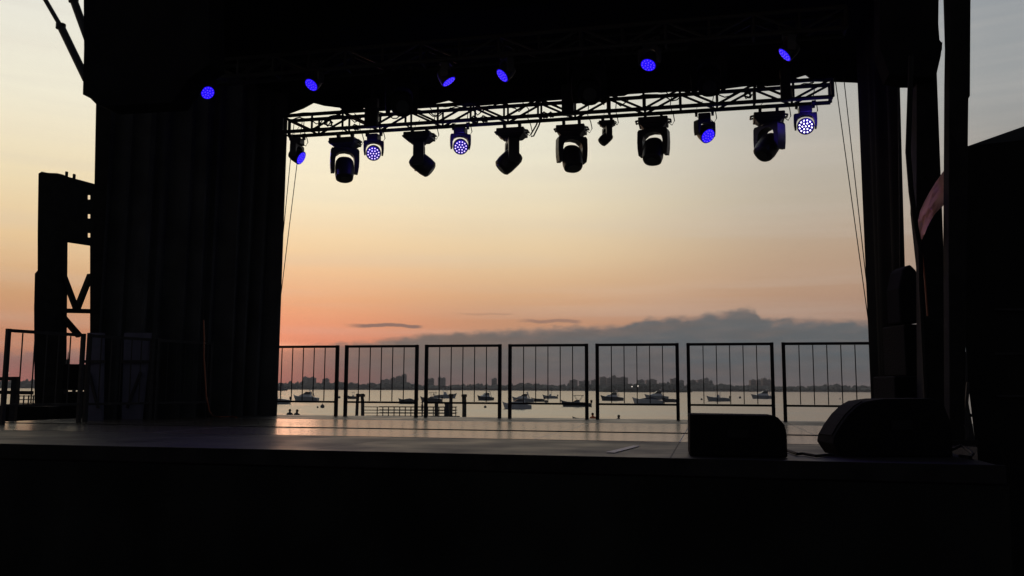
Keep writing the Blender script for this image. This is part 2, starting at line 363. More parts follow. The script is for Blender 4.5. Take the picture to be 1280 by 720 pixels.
# far apartment blocks: (x0, x1, roof y, label)
BL = [(378, 382.5, 471.3, 'narrow slab tower left of the wide block near the left drape'), (384, 393.5, 472, 'wide flat block rising from the far shore near the left drape'),
      (403, 410, 473.5, 'low stepped block just left of the first railing post gap'), (476, 487, 474.6, 'low long block at the foot of the stepped towers'),
      (488, 494, 472.6, 'shortest of the three stepped towers left of centre'), (495, 501, 470.4, 'middle of the three stepped towers left of centre'),
      (502, 507.5, 468.2, 'tallest of the three stepped towers left of centre'), (534.5, 542, 473.2, 'squat lone block behind the third railing panel'),
      (547.5, 551, 471.6, 'thin tower beside the squat block in the third railing panel'), (551.5, 556.5, 472.4, 'dark tower touching the thin tower in the third panel'),
      (614.5, 621, 473.2, 'lone small block above the bow-on motorboat'), (712, 722, 475, 'long low block at the left end of the central cluster'),
      (724, 737, 476, 'flat low block left of the broad tall slab'), (739, 747, 475.2, 'pale low block showing between two railing panels'), (750, 758, 471.4, 'left part of the broad tall slab behind the wooded point'),
      (758.5, 765, 472.6, 'lower middle part of the broad slab behind the wooded point'), (765.5, 770, 469.6, 'highest narrow tower of the broad slab behind the wooded point'),
      (770.5, 785, 471.8, 'long right part of the broad slab behind the wooded point'), (797, 806, 475, 'low grey block right of the broad slab'), (808, 821, 474.6, 'wide low block above the pale express boat'),
      (839, 848, 473.4, 'stepped block above the tender behind the big cruiser'), (849, 855, 475.6, 'small block just left of the sixth railing panel'),
      (863, 870, 475.2, 'small square block left in the sixth railing panel'), (872.5, 880, 474.8, 'second block in the sixth railing panel with flat roof'),
      (880.5, 886, 472.8, 'taller block with a roof tank in the sixth railing panel'), (886.5, 891, 476, 'lowest block right of the roof tank block'),
      (938.5, 945, 475, 'left of the twin blocks above the cabin cruiser'), (946, 952, 475.2, 'right of the twin blocks above the cabin cruiser'),
      (953.5, 958.5, 473, 'spired narrow block at the right end of the skyline'), (959, 965, 475, 'last broad block at the right end of the skyline')]
for i, (x0, x1, yt, lab) in enumerate(BL):
    Y = 1985 + (i % 4) * 12
    a = on_y(x0, yt, Y); bb = on_y(x1, yt, Y); w = bb.x - a.x; cx = (a.x + bb.x) / 2; H = a.z
    t = empty('apartment_building', (cx, Y + 8, 2.0), lab, 'building', 'apartment blocks on the far shore')
    h = H - 2
    mb = MB().box((cx, Y + 8, 2 + h / 2), (w, 16, h))
    ob = mb.build('facade', 'brick' if i % 3 else 'concrete', t)
    MB().box((cx + w * 0.12, Y + 8, H + 1.0), (w * 0.34, 6, 2.0)).build('roof_house', 'concrete', t)
    nf = max(3, int(h / 3.2)); wn = MB()
    for q in range(1, nf):
        wn.box((cx, Y - 0.03, 2 + q * h / nf), (w * 0.86, 0.1, 1.1))
    wn.build('window_band', 'tint', t)
for px, py, Y, lab, h in ((797.5, 482.5, 1050, 'white lamp glowing in front of the wooded point', 2), (790, 483.3, 1052, 'smaller lamp glowing left of the white lamp on the wooded point', 2), (10, 466, 330, 'bright lamp on a tall pole beyond the left side railing', 8)):
    p = on_y(px, py, Y); rr = 0.28 if Y < 500 else 0.5
    t = empty('shore_lamp', (p.x, p.y, WATER), lab, 'lamp', 'lit lamps along the shore')
    MB().tube([(p.x, p.y, WATER - 1), (p.x, p.y, p.z - rr)], 0.12).build('pole', 'blackmetal', t)
    MB().ball(p, rr, 8).build('lamp_globe', 'lamp', t)

# ------------------------------------------------------------------ boats
def hull(mb, Lh, bw, fb, sheer=0.35, stern=0.85):
    secs = [(-0.5, stern, 0.0), (-0.25, 1.0, 0.0), (0.05, 1.0, 0.05), (0.28, 0.78, 0.25), (0.42, 0.42, 0.6), (0.5, 0.04, 1.0)]
    vs = []
    for s, w, k in secs:
        ov = 0.055 * Lh * k; z = fb * (1 + sheer * k * 1.5) * (0.78 if s == -0.5 else 1)
        x = s * Lh; hw = bw / 2 * w
        vs += [(x - ov * 2.2, 0, -0.25), (x - ov * 1.5, -hw * 0.75, 0.0), (x, -hw, z), (x, -hw * 0.86, z + 0.04), (x, hw * 0.86, z + 0.04), (x, hw, z), (x - ov * 1.5, hw * 0.75, 0.0)]
    n = 7; fs = [(i * n + k, i * n + (k + 1) % n, (i + 1) * n + (k + 1) % n, (i + 1) * n + k) for i in range(len(secs) - 1) for k in range(n)]
    fs += [tuple(range(n))[::-1], tuple(range((len(secs) - 1) * n, len(secs) * n))]
    return mb.add(vs, fs)
def wedge(mb, x0, x1, hw, z0, z1, rf=0.35, rb=0.1, tw=0.75):
    d = x1 - x0
    vs = [(x0, -hw, z0), (x1, -hw * 0.7, z0), (x1, hw * 0.7, z0), (x0, hw, z0), (x0 + d * rb, -hw * tw, z1), (x1 - d * rf, -hw * tw * 0.8, z1), (x1 - d * rf, hw * tw * 0.8, z1), (x0 + d * rb, hw * tw, z1)]
    return mb.add(vs, [(0, 1, 2, 3), (4, 7, 6, 5), (0, 4, 5, 1), (1, 5, 6, 2), (2, 6, 7, 3), (3, 7, 4, 0)])
def boat(x0, x1, yw, kind, bow, label, material='hullw', yaw=0.0, tall=1.3):
    p = on_z((x0 + x1) / 2, yw, WATER); Lh = (x1 - x0) / F * p.y / max(0.3, math.cos(R(yaw)))
    nm = {'cruiser': 'cabin_cruiser', 'console': 'console_boat', 'covered': 'covered_runabout', 'runabout': 'runabout', 'tug': 'tugboat', 'skiff': 'skiff'}[kind]
    t = empty(nm, (p.x, p.y, WATER), label, 'boat', 'moored boats on the bay', R(yaw) if bow > 0 else math.pi + R(yaw))
    bw = min(3.4, max(1.9, Lh * 0.33)); fb = (0.075 * Lh + 0.35) * tall
    def B(name, mb, m_, par=t): return mb.build(name, m_, par, local=True)
    B('hull', hull(MB(), Lh, bw, fb, stern=0.8), material)
    if kind == 'cruiser':
        c = B('cabin', wedge(MB(), -0.22 * Lh, 0.32 * Lh, bw * 0.4, fb, fb + 0.075 * Lh * tall, 0.3, 0.05), 'hullw')
        ws = B('windshield', wedge(MB(), -0.2 * Lh, 0.1 * Lh, bw * 0.36, fb + 0.076 * Lh * tall, fb + 0.155 * Lh * tall, 0.45, 0.0), 'tint')
        a = MB(); za = fb + 0.21 * Lh * tall
        for sgn in (-1, 1): a.tube([(-0.3 * Lh, sgn * bw * 0.42, fb), (-0.2 * Lh, sgn * bw * 0.38, za)], 0.09, 6)
        a.bar((-0.2 * Lh, -bw * 0.4, za), (-0.2 * Lh, bw * 0.4, za), 0.45, 0.12)
        B('radar_arch', a, 'hullw')
        B('antenna', MB().tube([(-0.2 * Lh, 0.2, za), (-0.24 * Lh, 0.2, za + 0.12 * Lh)], 0.03, 5), 'hullw')
    elif kind == 'console':
        B('console', wedge(MB(), -0.08 * Lh, 0.06 * Lh, bw * 0.2, fb, fb + 0.13 * Lh, 0.4, 0.1), 'hullw')
        tt = MB(); za = fb + 0.27 * Lh * tall
        for sx in (-0.1, 0.06):
            for sgn in (-1, 1): tt.tube([(sx * Lh, sgn * bw * 0.24, fb), (sx * Lh, sgn * bw * 0.26, za)], 0.05, 6)
        B('t_top_frame', tt, 'hullw'); B('t_top', MB().box((-0.02 * Lh, 0, za + 0.06), (0.28 * Lh, bw * 0.62, 0.12)), 'canvas')
    elif kind == 'covered':
        B('boat_cover', wedge(MB(), -0.42 * Lh, 0.38 * Lh, bw * 0.46, fb, fb + 0.085 * Lh, 0.55, 0.35, 0.55), 'canvas')
    elif kind == 'runabout':
        B('windshield', wedge(MB(), -0.12 * Lh, 0.14 * Lh, bw * 0.4, fb, fb + 0.08 * Lh, 0.6, 0.0), 'tint')
        tt = MB(); za = fb + 0.2 * Lh * tall
        for sx in (-0.24, 0.04):
            for sgn in (-1, 1): tt.tube([(-0.1 * Lh, sgn * bw * 0.42, fb), (sx * Lh, sgn * bw * 0.4, za)], 0.04, 6)
        B('bimini_frame', tt, 'hullw'); B('bimini_top', MB().box((-0.1 * Lh, 0, za + 0.05), (0.32 * Lh, bw * 0.85, 0.1)), 'canvas')
    elif kind == 'tug':
        B('deckhouse', MB().box((-0.05 * Lh, 0, fb + 0.11 * Lh), (0.5 * Lh, bw * 0.7, 0.22 * Lh)), 'hulld')
        B('pilothouse', MB().box((0.02 * Lh, 0, fb + 0.31 * Lh), (0.24 * Lh, bw * 0.5, 0.18 * Lh)), 'hulld')
        B('mast', MB().tube([(-0.05 * Lh, 0, fb), (-0.05 * Lh, 0, fb + 0.55 * Lh)], 0.12, 6), 'hulld')
    if kind in ('console', 'runabout', 'covered', 'skiff'):
        o = MB().box((-0.53 * Lh, 0, fb + 0.22), (0.42, 0.4, 0.6)); o.bar((-0.53 * Lh, 0, fb), (-0.53 * Lh, 0, -0.3), 0.22, 0.16)
        B('outboard_motor', o, 'blackmetal')
    return t
boat(343, 360, 488.4, 'tug', 1, 'dark squat tugboat under the far shore beside the left drape', 'hulld', 8)
boat(322, 361, 504.8, 'runabout', -1, 'runabout half hidden behind the left drape with motor to the right', 'hullg', 4)
boat(366, 398, 501.4, 'cruiser', -1, 'sleek pale cruiser in the first railing panel, bow to the left', 'hullg', -10)
boat(434, 448, 498.6, 'console', -1, 'small canopy boat seen just above the leaning pile pair', 'hulld', 10)
boat(498, 521, 504.6, 'covered', -1, 'low boat under a dark cover beyond the dock railing', 'hulld', 6)
boat(525, 552, 502.6, 'runabout', -1, 'dark runabout behind the person standing on the dock', 'hulld', -6)
boat(543, 571, 497.8, 'console', 1, 'console boat whose bow shows right behind a single piling', 'hullg', -5)
boat(597, 615.5, 500.4, 'cruiser', -1, 'stubby dark cruiser seen almost bow on in the third panel', 'hulld', 42, 1.3)
boat(628, 664, 511, 'cruiser', -1, 'nearest large pale cruiser crossed by a railing post', 'hullw', 3, 1.15)
boat(640, 667, 502.6, 'cruiser', -1, 'grey cruiser moored directly behind the nearest large cruiser', 'hullg', -8)
boat(664, 680, 502, 'skiff', -1, 'low skiff with raised motor right of the grey cruiser', 'hulld', 5)
boat(678, 696.5, 498.2, 'console', -1, 'small far console boat left in the fourth panel above the skiff motor', 'hullg', 8)
boat(701, 738, 508.2, 'runabout', -1, 'dark bimini runabout crossed by the fourth panel right post', 'hulld', 3, 1.1)
boat(750.5, 779, 500.8, 'cruiser', -1, 'dark arched cruiser on the left of the fifth railing panel', 'hulld', 6)
boat(790.5, 829, 505.8, 'covered', -1, 'pale low express boat in front of the big arched cruiser', 'hullw', -4)
boat(805.5, 835, 499, 'cruiser', -1, 'arched cruiser behind the pale low express boat', 'hullg', 5, 1.25)
boat(827, 847, 502.6, 'skiff', -1, 'dark tender at the stern of the arched cruiser', 'hulld', -3)
boat(883, 911.5, 501.6, 'console', -1, 'pale console boat with a flat top in the sixth railing panel', 'hullg', 3)
boat(938.5, 968, 498.4, 'cruiser', -1, 'cabin cruiser moored alone at the right behind a panel post', 'hullg', 4, 1.2)
BU = [(403, 509.6, 0.42, 'black mooring ball in open water right of the two sitting people'), (397, 509.8, 0.2, 'tiny pale mooring ball beside the black mooring ball'), (424, 497.8, 0.5, 'mooring ball at the right post of the first panel'),
      (606.5, 509.7, 0.28, 'dark mooring ball below the stubby bow-on cruiser'), (682.5, 503, 0.45, 'mooring ball right of the skiff motor'), (925, 498, 0.55, 'mooring ball between the console boat and the lone cruiser'), (877, 500, 0.4, 'small mooring ball left of the pale console boat'), (1050, 499.2, 0.3, 'thin far marker ball in the rightmost railing panel')]
for px, py, r, lab in BU:
    p = on_z(px, py, WATER); mb = MB().ball((p.x, p.y, WATER + r * 0.55), r, 8); mb.tube([(p.x, p.y, WATER + r * 1.4), (p.x, p.y, WATER + r * 1.9)], r * 0.18, 6)
    mb.build('mooring_buoy', 'buoy', origin=(p.x, p.y, WATER), label=lab, cat='buoy', group='mooring balls on the bay')

# ------------------------------------------------------------------ floating dock, pilings, people
DY = 106.0; DZ = on_y(510, 520, DY).z
xa, xb = on_y(455, 520, DY).x, on_y(573.5, 520, DY).x
t = empty('floating_dock', ((xa + xb) / 2, DY, WATER), 'low dark floating dock with a three-bar railing beyond the stage', 'dock')
MB().box(((xa + xb) / 2, DY + 0.9, DZ - 0.3), (xb - xa, 2.6, 0.55)).build('deck', 'dock', t)
nP = 15; rl = MB(); posts = []
for k, fr in enumerate((1.06, 0.68, 0.34)):
    MB().bar((xa, DY - 0.25, DZ + fr), (xb - 0.3, DY - 0.25, DZ + fr), 0.07, 0.09).build('railing_bar', 'dock', t)
    MB().bar((xa + 1.5, DY + 2.05, DZ + fr), (xb - 0.3, DY + 2.05, DZ + fr), 0.05, 0.07).build('railing_bar', 'dock', t)
for k in range(nP):
    x = xa + 1.6 + (xb - 0.35 - xa - 1.6) * k / (nP - 1)
    MB().bar((x, DY - 0.25, DZ - 0.03), (x, DY - 0.25, DZ + 1.06), 0.11).build('railing_post', 'dock', t)
x = on_y(545, 520, DY).x
MB().box((x, DY + 0.5, DZ + 0.75), (0.42, 0.42, 1.5)).build('service_post', 'dock', t)
x = on_y(559.5, 520, DY).x
t2 = empty('dock_locker', (x, DY + 0.6, DZ), 'tall dark locker box standing at the end of the floating dock', 'box')
MB().box((x, DY + 0.6, DZ + 0.68), (0.75, 0.7, 1.36)).build('cabinet', 'canvas', t2); MB().box((x, DY + 0.6, DZ + 1.42), (0.85, 0.8, 0.1)).build('lid', 'canvas', t2)
def piling(px0, px1, ytop, Y, lean, lab, cap=True):
    a = on_y((px0 + px1) / 2, ytop, Y); r = (px1 - px0) / F * Y / 2
    t = empty('dock_piling', (a.x, Y, WATER), lab, 'piling', 'timber pilings around the floating dock')
    MB().tube([(a.x - lean, Y, WATER - 1), (a.x - lean * 0.5, Y, 0), (a.x, Y, a.z - 0.25)], r, 12, r * 0.92).build('shaft', 'piling', t)
    MB().lathe([(r * 1.0, -0.27), (r * 1.25, -0.25), (r * 1.3, -0.02), (r * 0.9, 0.05)], 12, None, (a.x, Y, a.z)).build('piling_cap', 'piling', t)
piling(445.5, 449.5, 492.6, 104, 0.12, 'left timber of the leaning pile pair at the dock start')
piling(450.5, 455, 492.6, 104.6, -0.15, 'right timber of the leaning pile pair at the dock start')
piling(561.5, 566, 492.8, 103, 0.0, 'piling rising behind the tall dock locker')
piling(577.5, 583, 493.2, 102, -0.05, 'lone piling standing clear right of the dock end')
pc = on_y(450.5, 493.5, 104)
MB().box((pc.x, 104.2, pc.z - 0.1), (0.98, 0.5, 0.28)).build('pile_crossbeam', 'piling', origin=(pc.x, 104.2, pc.z), label='short beam tying the tops of the leaning pile pair', cat='beam')

def person(loc, pose, label, shirt='clothd', face=math.pi / 2, hair=True):
    """one skinned body, facing local -Y turned by face"""
    t = empty('person', loc, label, 'person', None, face)
    J = {}
    if pose == 'sit':
        J = dict(pel=(0, 0, .12, .15), chest=(0, -.05, .42, .16), neck=(0, -.08, .58, .06), head=(0, -.12, .70, .095), top=(0, -.12, .80, .07),
                 sl=(-.18, -.06, .50, .065), el=(-.25, -.22, .30, .045), hl=(-.12, -.42, .30, .035), sr=(.18, -.06, .50, .065), er=(.25, -.22, .30, .045), hr=(.12, -.42, .30, .035),
                 kl=(-.14, -.42, .38, .075), fl=(-.13, -.58, .05, .05), tl=(-.13, -.72, .04, .04), kr=(.14, -.42, .38, .075), fr=(.13, -.58, .05, .05), tr=(.13, -.72, .04, .04))
    else:
        J = dict(pel=(0, 0, .92, .14), chest=(0, -.02, 1.28, .16), neck=(0, 0, 1.48, .06), head=(0, -.03, 1.60, .095), top=(0, -.03, 1.70, .07),
                 sl=(-.19, 0, 1.40, .065), el=(-.27, .02, 1.12, .045), hl=(-.24, -.12, .90, .035), sr=(.19, 0, 1.40, .065), er=(.27, .0, 1.12, .045), hr=(.2, -.2, 1.0, .035),
                 kl=(-.12, -.03, .48, .07), fl=(-.14, 0, .08, .05), tl=(-.14, -.15, .04, .04), kr=(.12, -.03, .48, .07), fr=(.14, 0, .08, .05), tr=(.14, -.15, .04, .04))
    E = [('pel', 'chest'), ('chest', 'neck'), ('neck', 'head'), ('head', 'top'), ('chest', 'sl'), ('sl', 'el'), ('el', 'hl'), ('chest', 'sr'), ('sr', 'er'), ('er', 'hr'), ('pel', 'kl'), ('kl', 'fl'), ('fl', 'tl'), ('pel', 'kr'), ('kr', 'fr'), ('fr', 'tr')]
    ks = list(J); me = bpy.data.meshes.new('body'); me.from_pydata([J[k][:3] for k in ks], [(ks.index(a), ks.index(b_)) for a, b_ in E], [])
    o = bpy.data.objects.new('body', me); COL.objects.link(o); o.parent = t
    sk = o.modifiers.new('skin', 'SKIN')
    if not me.skin_vertices: me.attributes  # layer is made by the modifier
    for i, k in enumerate(ks):
        sv = me.skin_vertices[0].data[i]; sv.radius = (J[k][3],) * 2; sv.use_root = (k == 'pel')
    ss = o.modifiers.new('sub', 'SUBSURF'); ss.levels = 1; ss.render_levels = 1
    me.materials.append(M[shirt])
    h = J['head']
    MB().ball((h[0], h[1] + 0.01, h[2] + 0.045), 0.105, 8, (0.95, 1.08, 1.0)).build('hair', 'hair', t, local=True)
    return t
def ground_z(Y):
    for (a, za), (b_, zb) in zip(zip(ys, zs), list(zip(ys, zs))[1:]):
        if a <= Y <= b_: return za + (zb - za) * (Y - a) / (b_ - a)
def sitter(px, ytop, Y, label, **k):
    p = on_y(px, ytop, Y); return person((p.x, Y, p.z - 0.86), 'sit', label, **k)
sitter(362, 511, 66, 'person sitting upright on the shore, left of a pair by the left drape', face=math.pi)
sitter(370.3, 511.4, 66, 'person sitting hunched on the shore, right of a pair by the left drape', face=math.pi * 0.86)
sitter(741.5, 515.6, 66, 'person in a bright orange shirt sitting on the shore between two railing panels', shirt='clothr', face=math.pi * 1.1)
sitter(772.5, 518.2, 64, 'person in dark clothes sitting bent low under the fifth railing panel', face=math.pi * 0.8)
p = on_y(527.5, 520, DY + 0.6); person((p.x, DY + 0.6, DZ - 0.02), 'stand', 'person in dark clothes standing on the floating dock', face=math.pi * 0.6)
# a stranded dinghy low on the beach
p = on_y(726, 524.3, 68); t = empty('dinghy', (p.x, 68, p.z - 0.25), 'low dark dinghy drawn up on the shore below the fourth railing panel', 'boat', None, math.pi)
hull(MB(), 1.3, 0.8, 0.3).build('hull', 'hulld', t, local=True); MB().box((0.1, 0, 0.27), (0.2, 0.62, 0.04)).build('thwart', 'dock', t, local=True)

# ------------------------------------------------------------------ stage
UL, UR, WF, WA, WS, WB = -8.4, 1.98, 5.66, 7.45, 11.25, 12.85
st = empty('outdoor_stage', S(-2.7, 9, 0), 'black outdoor concert stage with glossy brown floor and black roof', 'stage')
def floor_mat(name, col, rough, seam_u, seam_w, spec=0.5, scuff=0.25, ior=1.5):
    m = bpy.data.materials.new(name); m.use_nodes = True; nt = m.node_tree; b = nt.nodes['Principled BSDF']
    b.inputs['Specular IOR Level'].default_value = spec; b.inputs['IOR'].default_value = ior
    tc = nt.nodes.new('ShaderNodeTexCoord'); mp = nt.nodes.new('ShaderNodeMapping'); mp.inputs['Rotation'].default_value = (0, 0, TH); mp.inputs['Location'].default_value = (0, 2.4 - (8.85 - 9.0) if seam_w == 2.4 else 0, 0)
    nt.links.new(tc.outputs['Object'], mp.inputs[0])
    br = nt.nodes.new('ShaderNodeTexBrick'); br.offset = 0.0; br.inputs['Scale'].default_value = 1.0
    br.inputs['Brick Width'].default_value = seam_u; br.inputs['Row Height'].default_value = seam_w; br.inputs['Mortar Size'].default_value = 0.005; br.inputs['Mortar Smooth'].default_value = 0.2
    br.inputs['Color1'].default_value = (*col, 1); br.inputs['Color2'].default_value = (*[c * 0.86 for c in col], 1); br.inputs['Mortar'].default_value = (*[c * 0.25 for c in col], 1)
    nt.links.new(mp.outputs[0], br.inputs['Vector'])
    nz = nt.nodes.new('ShaderNodeTexNoise'); nz.inputs['Scale'].default_value = 1.6; nz.inputs['Detail'].default_value = 8; nt.links.new(mp.outputs[0], nz.inputs['Vector'])
    mr = nt.nodes.new('ShaderNodeMapRange'); mr.inputs[1].default_value = 0.3; mr.inputs[2].default_value = 0.7; mr.inputs[3].default_value = rough * (1 - scuff); mr.inputs[4].default_value = rough * (1 + scuff)
    nt.links.new(nz.outputs[0], mr.inputs[0]); nt.links.new(mr.outputs[0], b.inputs['Roughness'])
    rm = nt.nodes.new('ShaderNodeMix'); nt.links.new(br.outputs['Fac'], rm.inputs[0]); nt.links.new(mr.outputs[0], rm.inputs[2]); rm.inputs[3].default_value = 0.6; nt.links.new(rm.outputs[0], b.inputs['Roughness'])
    mx = nt.nodes.new('ShaderNodeMix'); mx.data_type = 'RGBA'; mx.blend_type = 'MULTIPLY'; mx.inputs[0].default_value = 0.5
    nt.links.new(br.outputs[0], mx.inputs[6]); nt.links.new(nz.outputs[0], mx.inputs[7]); nt.links.new(mx.outputs[2], b.inputs['Base Color'])
    bp = nt.nodes.new('ShaderNodeBump'); bp.invert = True; bp.inputs['Strength'].default_value = 0.5; bp.inputs['Distance'].default_value = 0.004
    nt.links.new(br.outputs['Fac'], bp.inputs['Height']); nt.links.new(bp.outputs[0], b.inputs['Normal'])
    return m
M['floor'] = floor_mat('brown_stage_floor', (0.05, 0.037, 0.03), 0.23, 1.22, 2.4, 0.6, 0.08, 2.0)
M['strip'] = floor_mat('grey_rear_deck', (0.04, 0.037, 0.034), 0.45, 1.22, 3.0, 0.4)
M['apron'] = floor_mat('worn_apron_deck', (0.016, 0.014, 0.018), 0.46, 2.44, 1.22, 0.22, 0.25, 1.25)
def slab(u0, u1, w0, w1, z0, z1):
    return MB().prism([S(u0, w0, z0), S(u1, w0, z0), S(u1, w1, z0), S(u0, w1, z0)], (0, 0, z1 - z0))
slab(UL, UR, WA + 0.004, WS - 0.004, DECK - 0.12, DECK).build('main_floor', 'floor', st)
slab(UL, UR, 8.83, 8.88, DECK - 0.002, DECK + 0.007).build('seam_strip', 'edge', st)
slab(UL, UR, WS, WB, DECK - 0.12, DECK).build('rear_deck', 'strip', st)
slab(UL, 1.62, WF, WA, DECK - 0.12, DECK - 0.002).build('apron_deck', 'apron', st)
slab(UL, 1.64, WF - 0.03, WF - 0.003, DECK - 0.10, DECK + 0.004).build('deck_edge', 'edge', st)
# gathered black skirt on the front and right end
def drape(path, z0, z1, amp, wl, lean=(0, 0), seed=0):
    """cloth hung along a polyline of ground points with vertical folds"""
    rnd = random.Random(seed); mb = MB(); pts = []
    for (a, b_) in zip(path, path[1:]):
        L_ = (b_ - a).length; n = max(2, int(L_ / (wl / 6))); d = (b_ - a).normalized(); nn = Vector((d.y, -d.x, 0))
        for k in range(n): pts.append((a + (b_ - a) * k / n, nn))
    pts.append((path[-1], nn)); ph = 0; rows = 9; ph2 = rnd.uniform(0, 6)
    offs = []
    for i, (p, nn) in enumerate(pts):
        ph += 2 * math.pi / 6 * rnd.uniform(0.6, 1.4)
        offs.append((math.sin(ph), math.sin(ph * 0.37 + ph2)))
    for j in range(rows):
        q = j / (rows - 1)
        for (p, nn), (o1, o2) in zip(pts, offs):
            k = amp * (0.45 + 0.55 * (1 - q)) * (o1 * 0.7 + o2 * 0.6)
            fr = (p - path[0]).length / max(1e-6, (path[-1] - path[0]).length); dd = (path[-1] - path[0]).normalized()
            mb.v.append(Vector((p.x, p.y, z0 + (z1 - z0) * q)) + nn * k + dd * q * (lean[0] * (1 - fr) + lean[1] * fr))
    n = len(pts)
    for j in range(rows - 1):
        for i in range(n - 1): mb.f.append([j * n + i, j * n + i + 1, (j + 1) * n + i + 1, (j + 1) * n + i]); mb.sm.append(True)
    return mb
drape([S(UL, WF - 0.06, 0), S(1.66, WF - 0.06, 0), S(1.68, WA, 0)], 0.02, DECK - 0.11, 0.035, 0.5, seed=3).build('skirt', 'skirt', st)
# roof: cloth ceiling with fascia, scalloped rear valance
CZ = on_w(640, 104, 12.75).z
rf = MB().prism([S(-6.78, 8.2, CZ), S(2.0, 8.2, CZ), S(2.35, 12.95, CZ), S(-6.95, 12.95, CZ)], (0, 0, 0.35))
roof = rf.build('roof', 'roofcloth', st)
def wpoly(pts, w, th=0.05): return MB().prism([on_w(x, y, w) for x, y in pts], WV * th)
val_pts = [(320, 148), (352, 143), (362, 141), (378, 135), (391, 128), (404, 131.5), (424, 134), (430, 140), (449, 136.5), (454, 134.4), (481, 133), (486, 136), (520, 134), (533, 130.5), (550, 127.5), (560, 125), (569, 128.5), (580, 133),
           (640, 128), (700, 124), (780, 119), (790, 114.5), (810, 113.2), (826, 115), (842, 113.6), (856, 114), (900, 111), (934, 106.5), (950, 105.8), (958, 107), (985, 105), (994, 97), (1007, 93), (1013, 97.2), (1016, 101), (1040, 101.3), (1066, 102.2), (1095, 104)]
wpoly(val_pts + [(1110, 40), (300, 60)], 12.75, 0.04).build('valance', 'roofcloth', roof)
# front corners of the roof and the columns below them
wpoly([(104, -60), (105, 60), (103.5, 118), (113, 123), (120, 130), (128, 133), (215, 128), (236, 98), (262, 80), (262, -60)], 8.25, 0.3).build('roof_corner', 'roofcloth', st)
wpoly([(1100, -60), (1100, 60), (1112, 92), (1134, 96), (1170, 96), (1176, 70), (1178, 54), (1174.5, 50), (1173, 30), (1174, -60)], 8.25, 0.3).build('roof_corner', 'roofcloth', st)
wpoly([(120, 128), (118, 230), (117, 300), (116, 540), (116, 600), (138, 600), (139, 300), (140, 128)], 10.9, 0.25).build('column', 'steel', st)
wpoly([(1146, 90), (1145.5, 260), (1153, 330), (1155, 600), (1183, 600), (1179, 300), (1171, 90)], 8.4, 0.25).build('column', 'steel', st)
wpoly([(1171, 60), (1178, 52), (1177.5, 62), (1173, 74), (1169, 74)], 8.3, 0.1).build('hinge_plate', 'steel', st)

# side drapes
a = on_y(117, 485, 11.7); bL = on_y(340.5, 485, 13.6)
lp = [Vector((a.x, a.y, 0)), Vector((bL.x, bL.y, 0))]
d = drape(lp, DECK - 0.03, CZ + 0.3, 0.14, 0.26, lean=(0, 0.06), seed=11)
# lean the inner edge a little as in the photo
d.build('side_drape', 'velvet', origin=(a.x, a.y, DECK), label='tall black drape closing the left side of the stage', cat='curtain', group='black drapes at the stage sides')
a = on_y(1092, 485, 11.0); bR = on_y(1131, 485, 9.5)
drape([Vector((a.x, a.y, 0)), Vector((bR.x, bR.y, 0))], DECK + 0.01, CZ + 0.3, 0.06, 0.35, lean=(-0.14, 0.64), seed=12).build('side_drape', 'shadevelvet', origin=(a.x, a.y, DECK), label='narrow black drape closing the right side of the stage', cat='curtain', group='black drapes at the stage sides')

# ------------------------------------------------------------------ guard railings
def rail_panel():
    t = empty('guardrail_panel', (0, 0, 0), 'x', 'railing')
    W_, H = 1.165, 1.07
    for x in (0.023, W_ - 0.023): MB().box((x, 0, H / 2), (0.046, 0.046, H)).build('post', 'rail', t, local=True)
    MB().box((W_ / 2, 0, H - 0.02), (W_ - 0.094, 0.036, 0.036)).build('top_rail', 'rail', t, local=True)
    MB().box((W_ / 2, 0, 0.215), (W_ - 0.094, 0.03, 0.028)).build('bottom_rail', 'rail', t, local=True)
    for k in range(5):
        x = 0.046 + (W_ - 0.092) * (k + 1) / 6
        MB().box((x, 0, (H - 0.04 + 0.232) / 2), (0.012, 0.012, H - 0.04 - 0.232)).build('baluster', 'rail', t, local=True)
    return t
proto = rail_panel()
RW = 12.5
uu = [u_of(on_w(x, 486, RW)) for x in (430.5, 978.5)]
pitch = (uu[1] - uu[0]) / 5
names = ['first rear railing panel, cut off by the left drape', 'second rear railing panel, in front of the leaning pile pair', 'third rear railing panel, in front of the bow-on motorboat',
         'fourth rear railing panel, in front of the dark bimini runabout', 'fifth rear railing panel, just left of the box monitor', 'sixth rear railing panel, rising behind the box-shaped monitor', 'seventh rear railing panel, running behind the right drape']
for i in range(-1, 6):
    o = proto if i == -1 else dup(proto)
    o.location = S(uu[0] + pitch * i, RW, DECK); o.rotation_euler = (0, 0, -TH)
    tag(o, 'black metal ' + names[i + 1], 'railing', 'guard railing panels around the stage')
p0 = on_y(3.5, 485, 9.85); p1 = on_y(266, 485, 12.75); dv = Vector((p1.x - p0.x, p1.y - p0.y, 0)); ang = math.atan2(dv.y, dv.x); L3 = dv.length / 3
for i, lab in enumerate(('side railing panel at the far left end of the stage', 'middle side railing panel standing before the pale panels', 'side railing panel nearest the folds of the left drape')):
    o = dup(proto); q = Vector((p0.x, p0.y, DECK)) + dv.normalized() * i * L3; o.location = q; o.rotation_euler = (0, 0, ang); o.scale = ((L3 - 0.05) / 1.165, 1, 1)
    tag(o, 'black metal ' + lab, 'railing', 'guard railing panels around the stage')

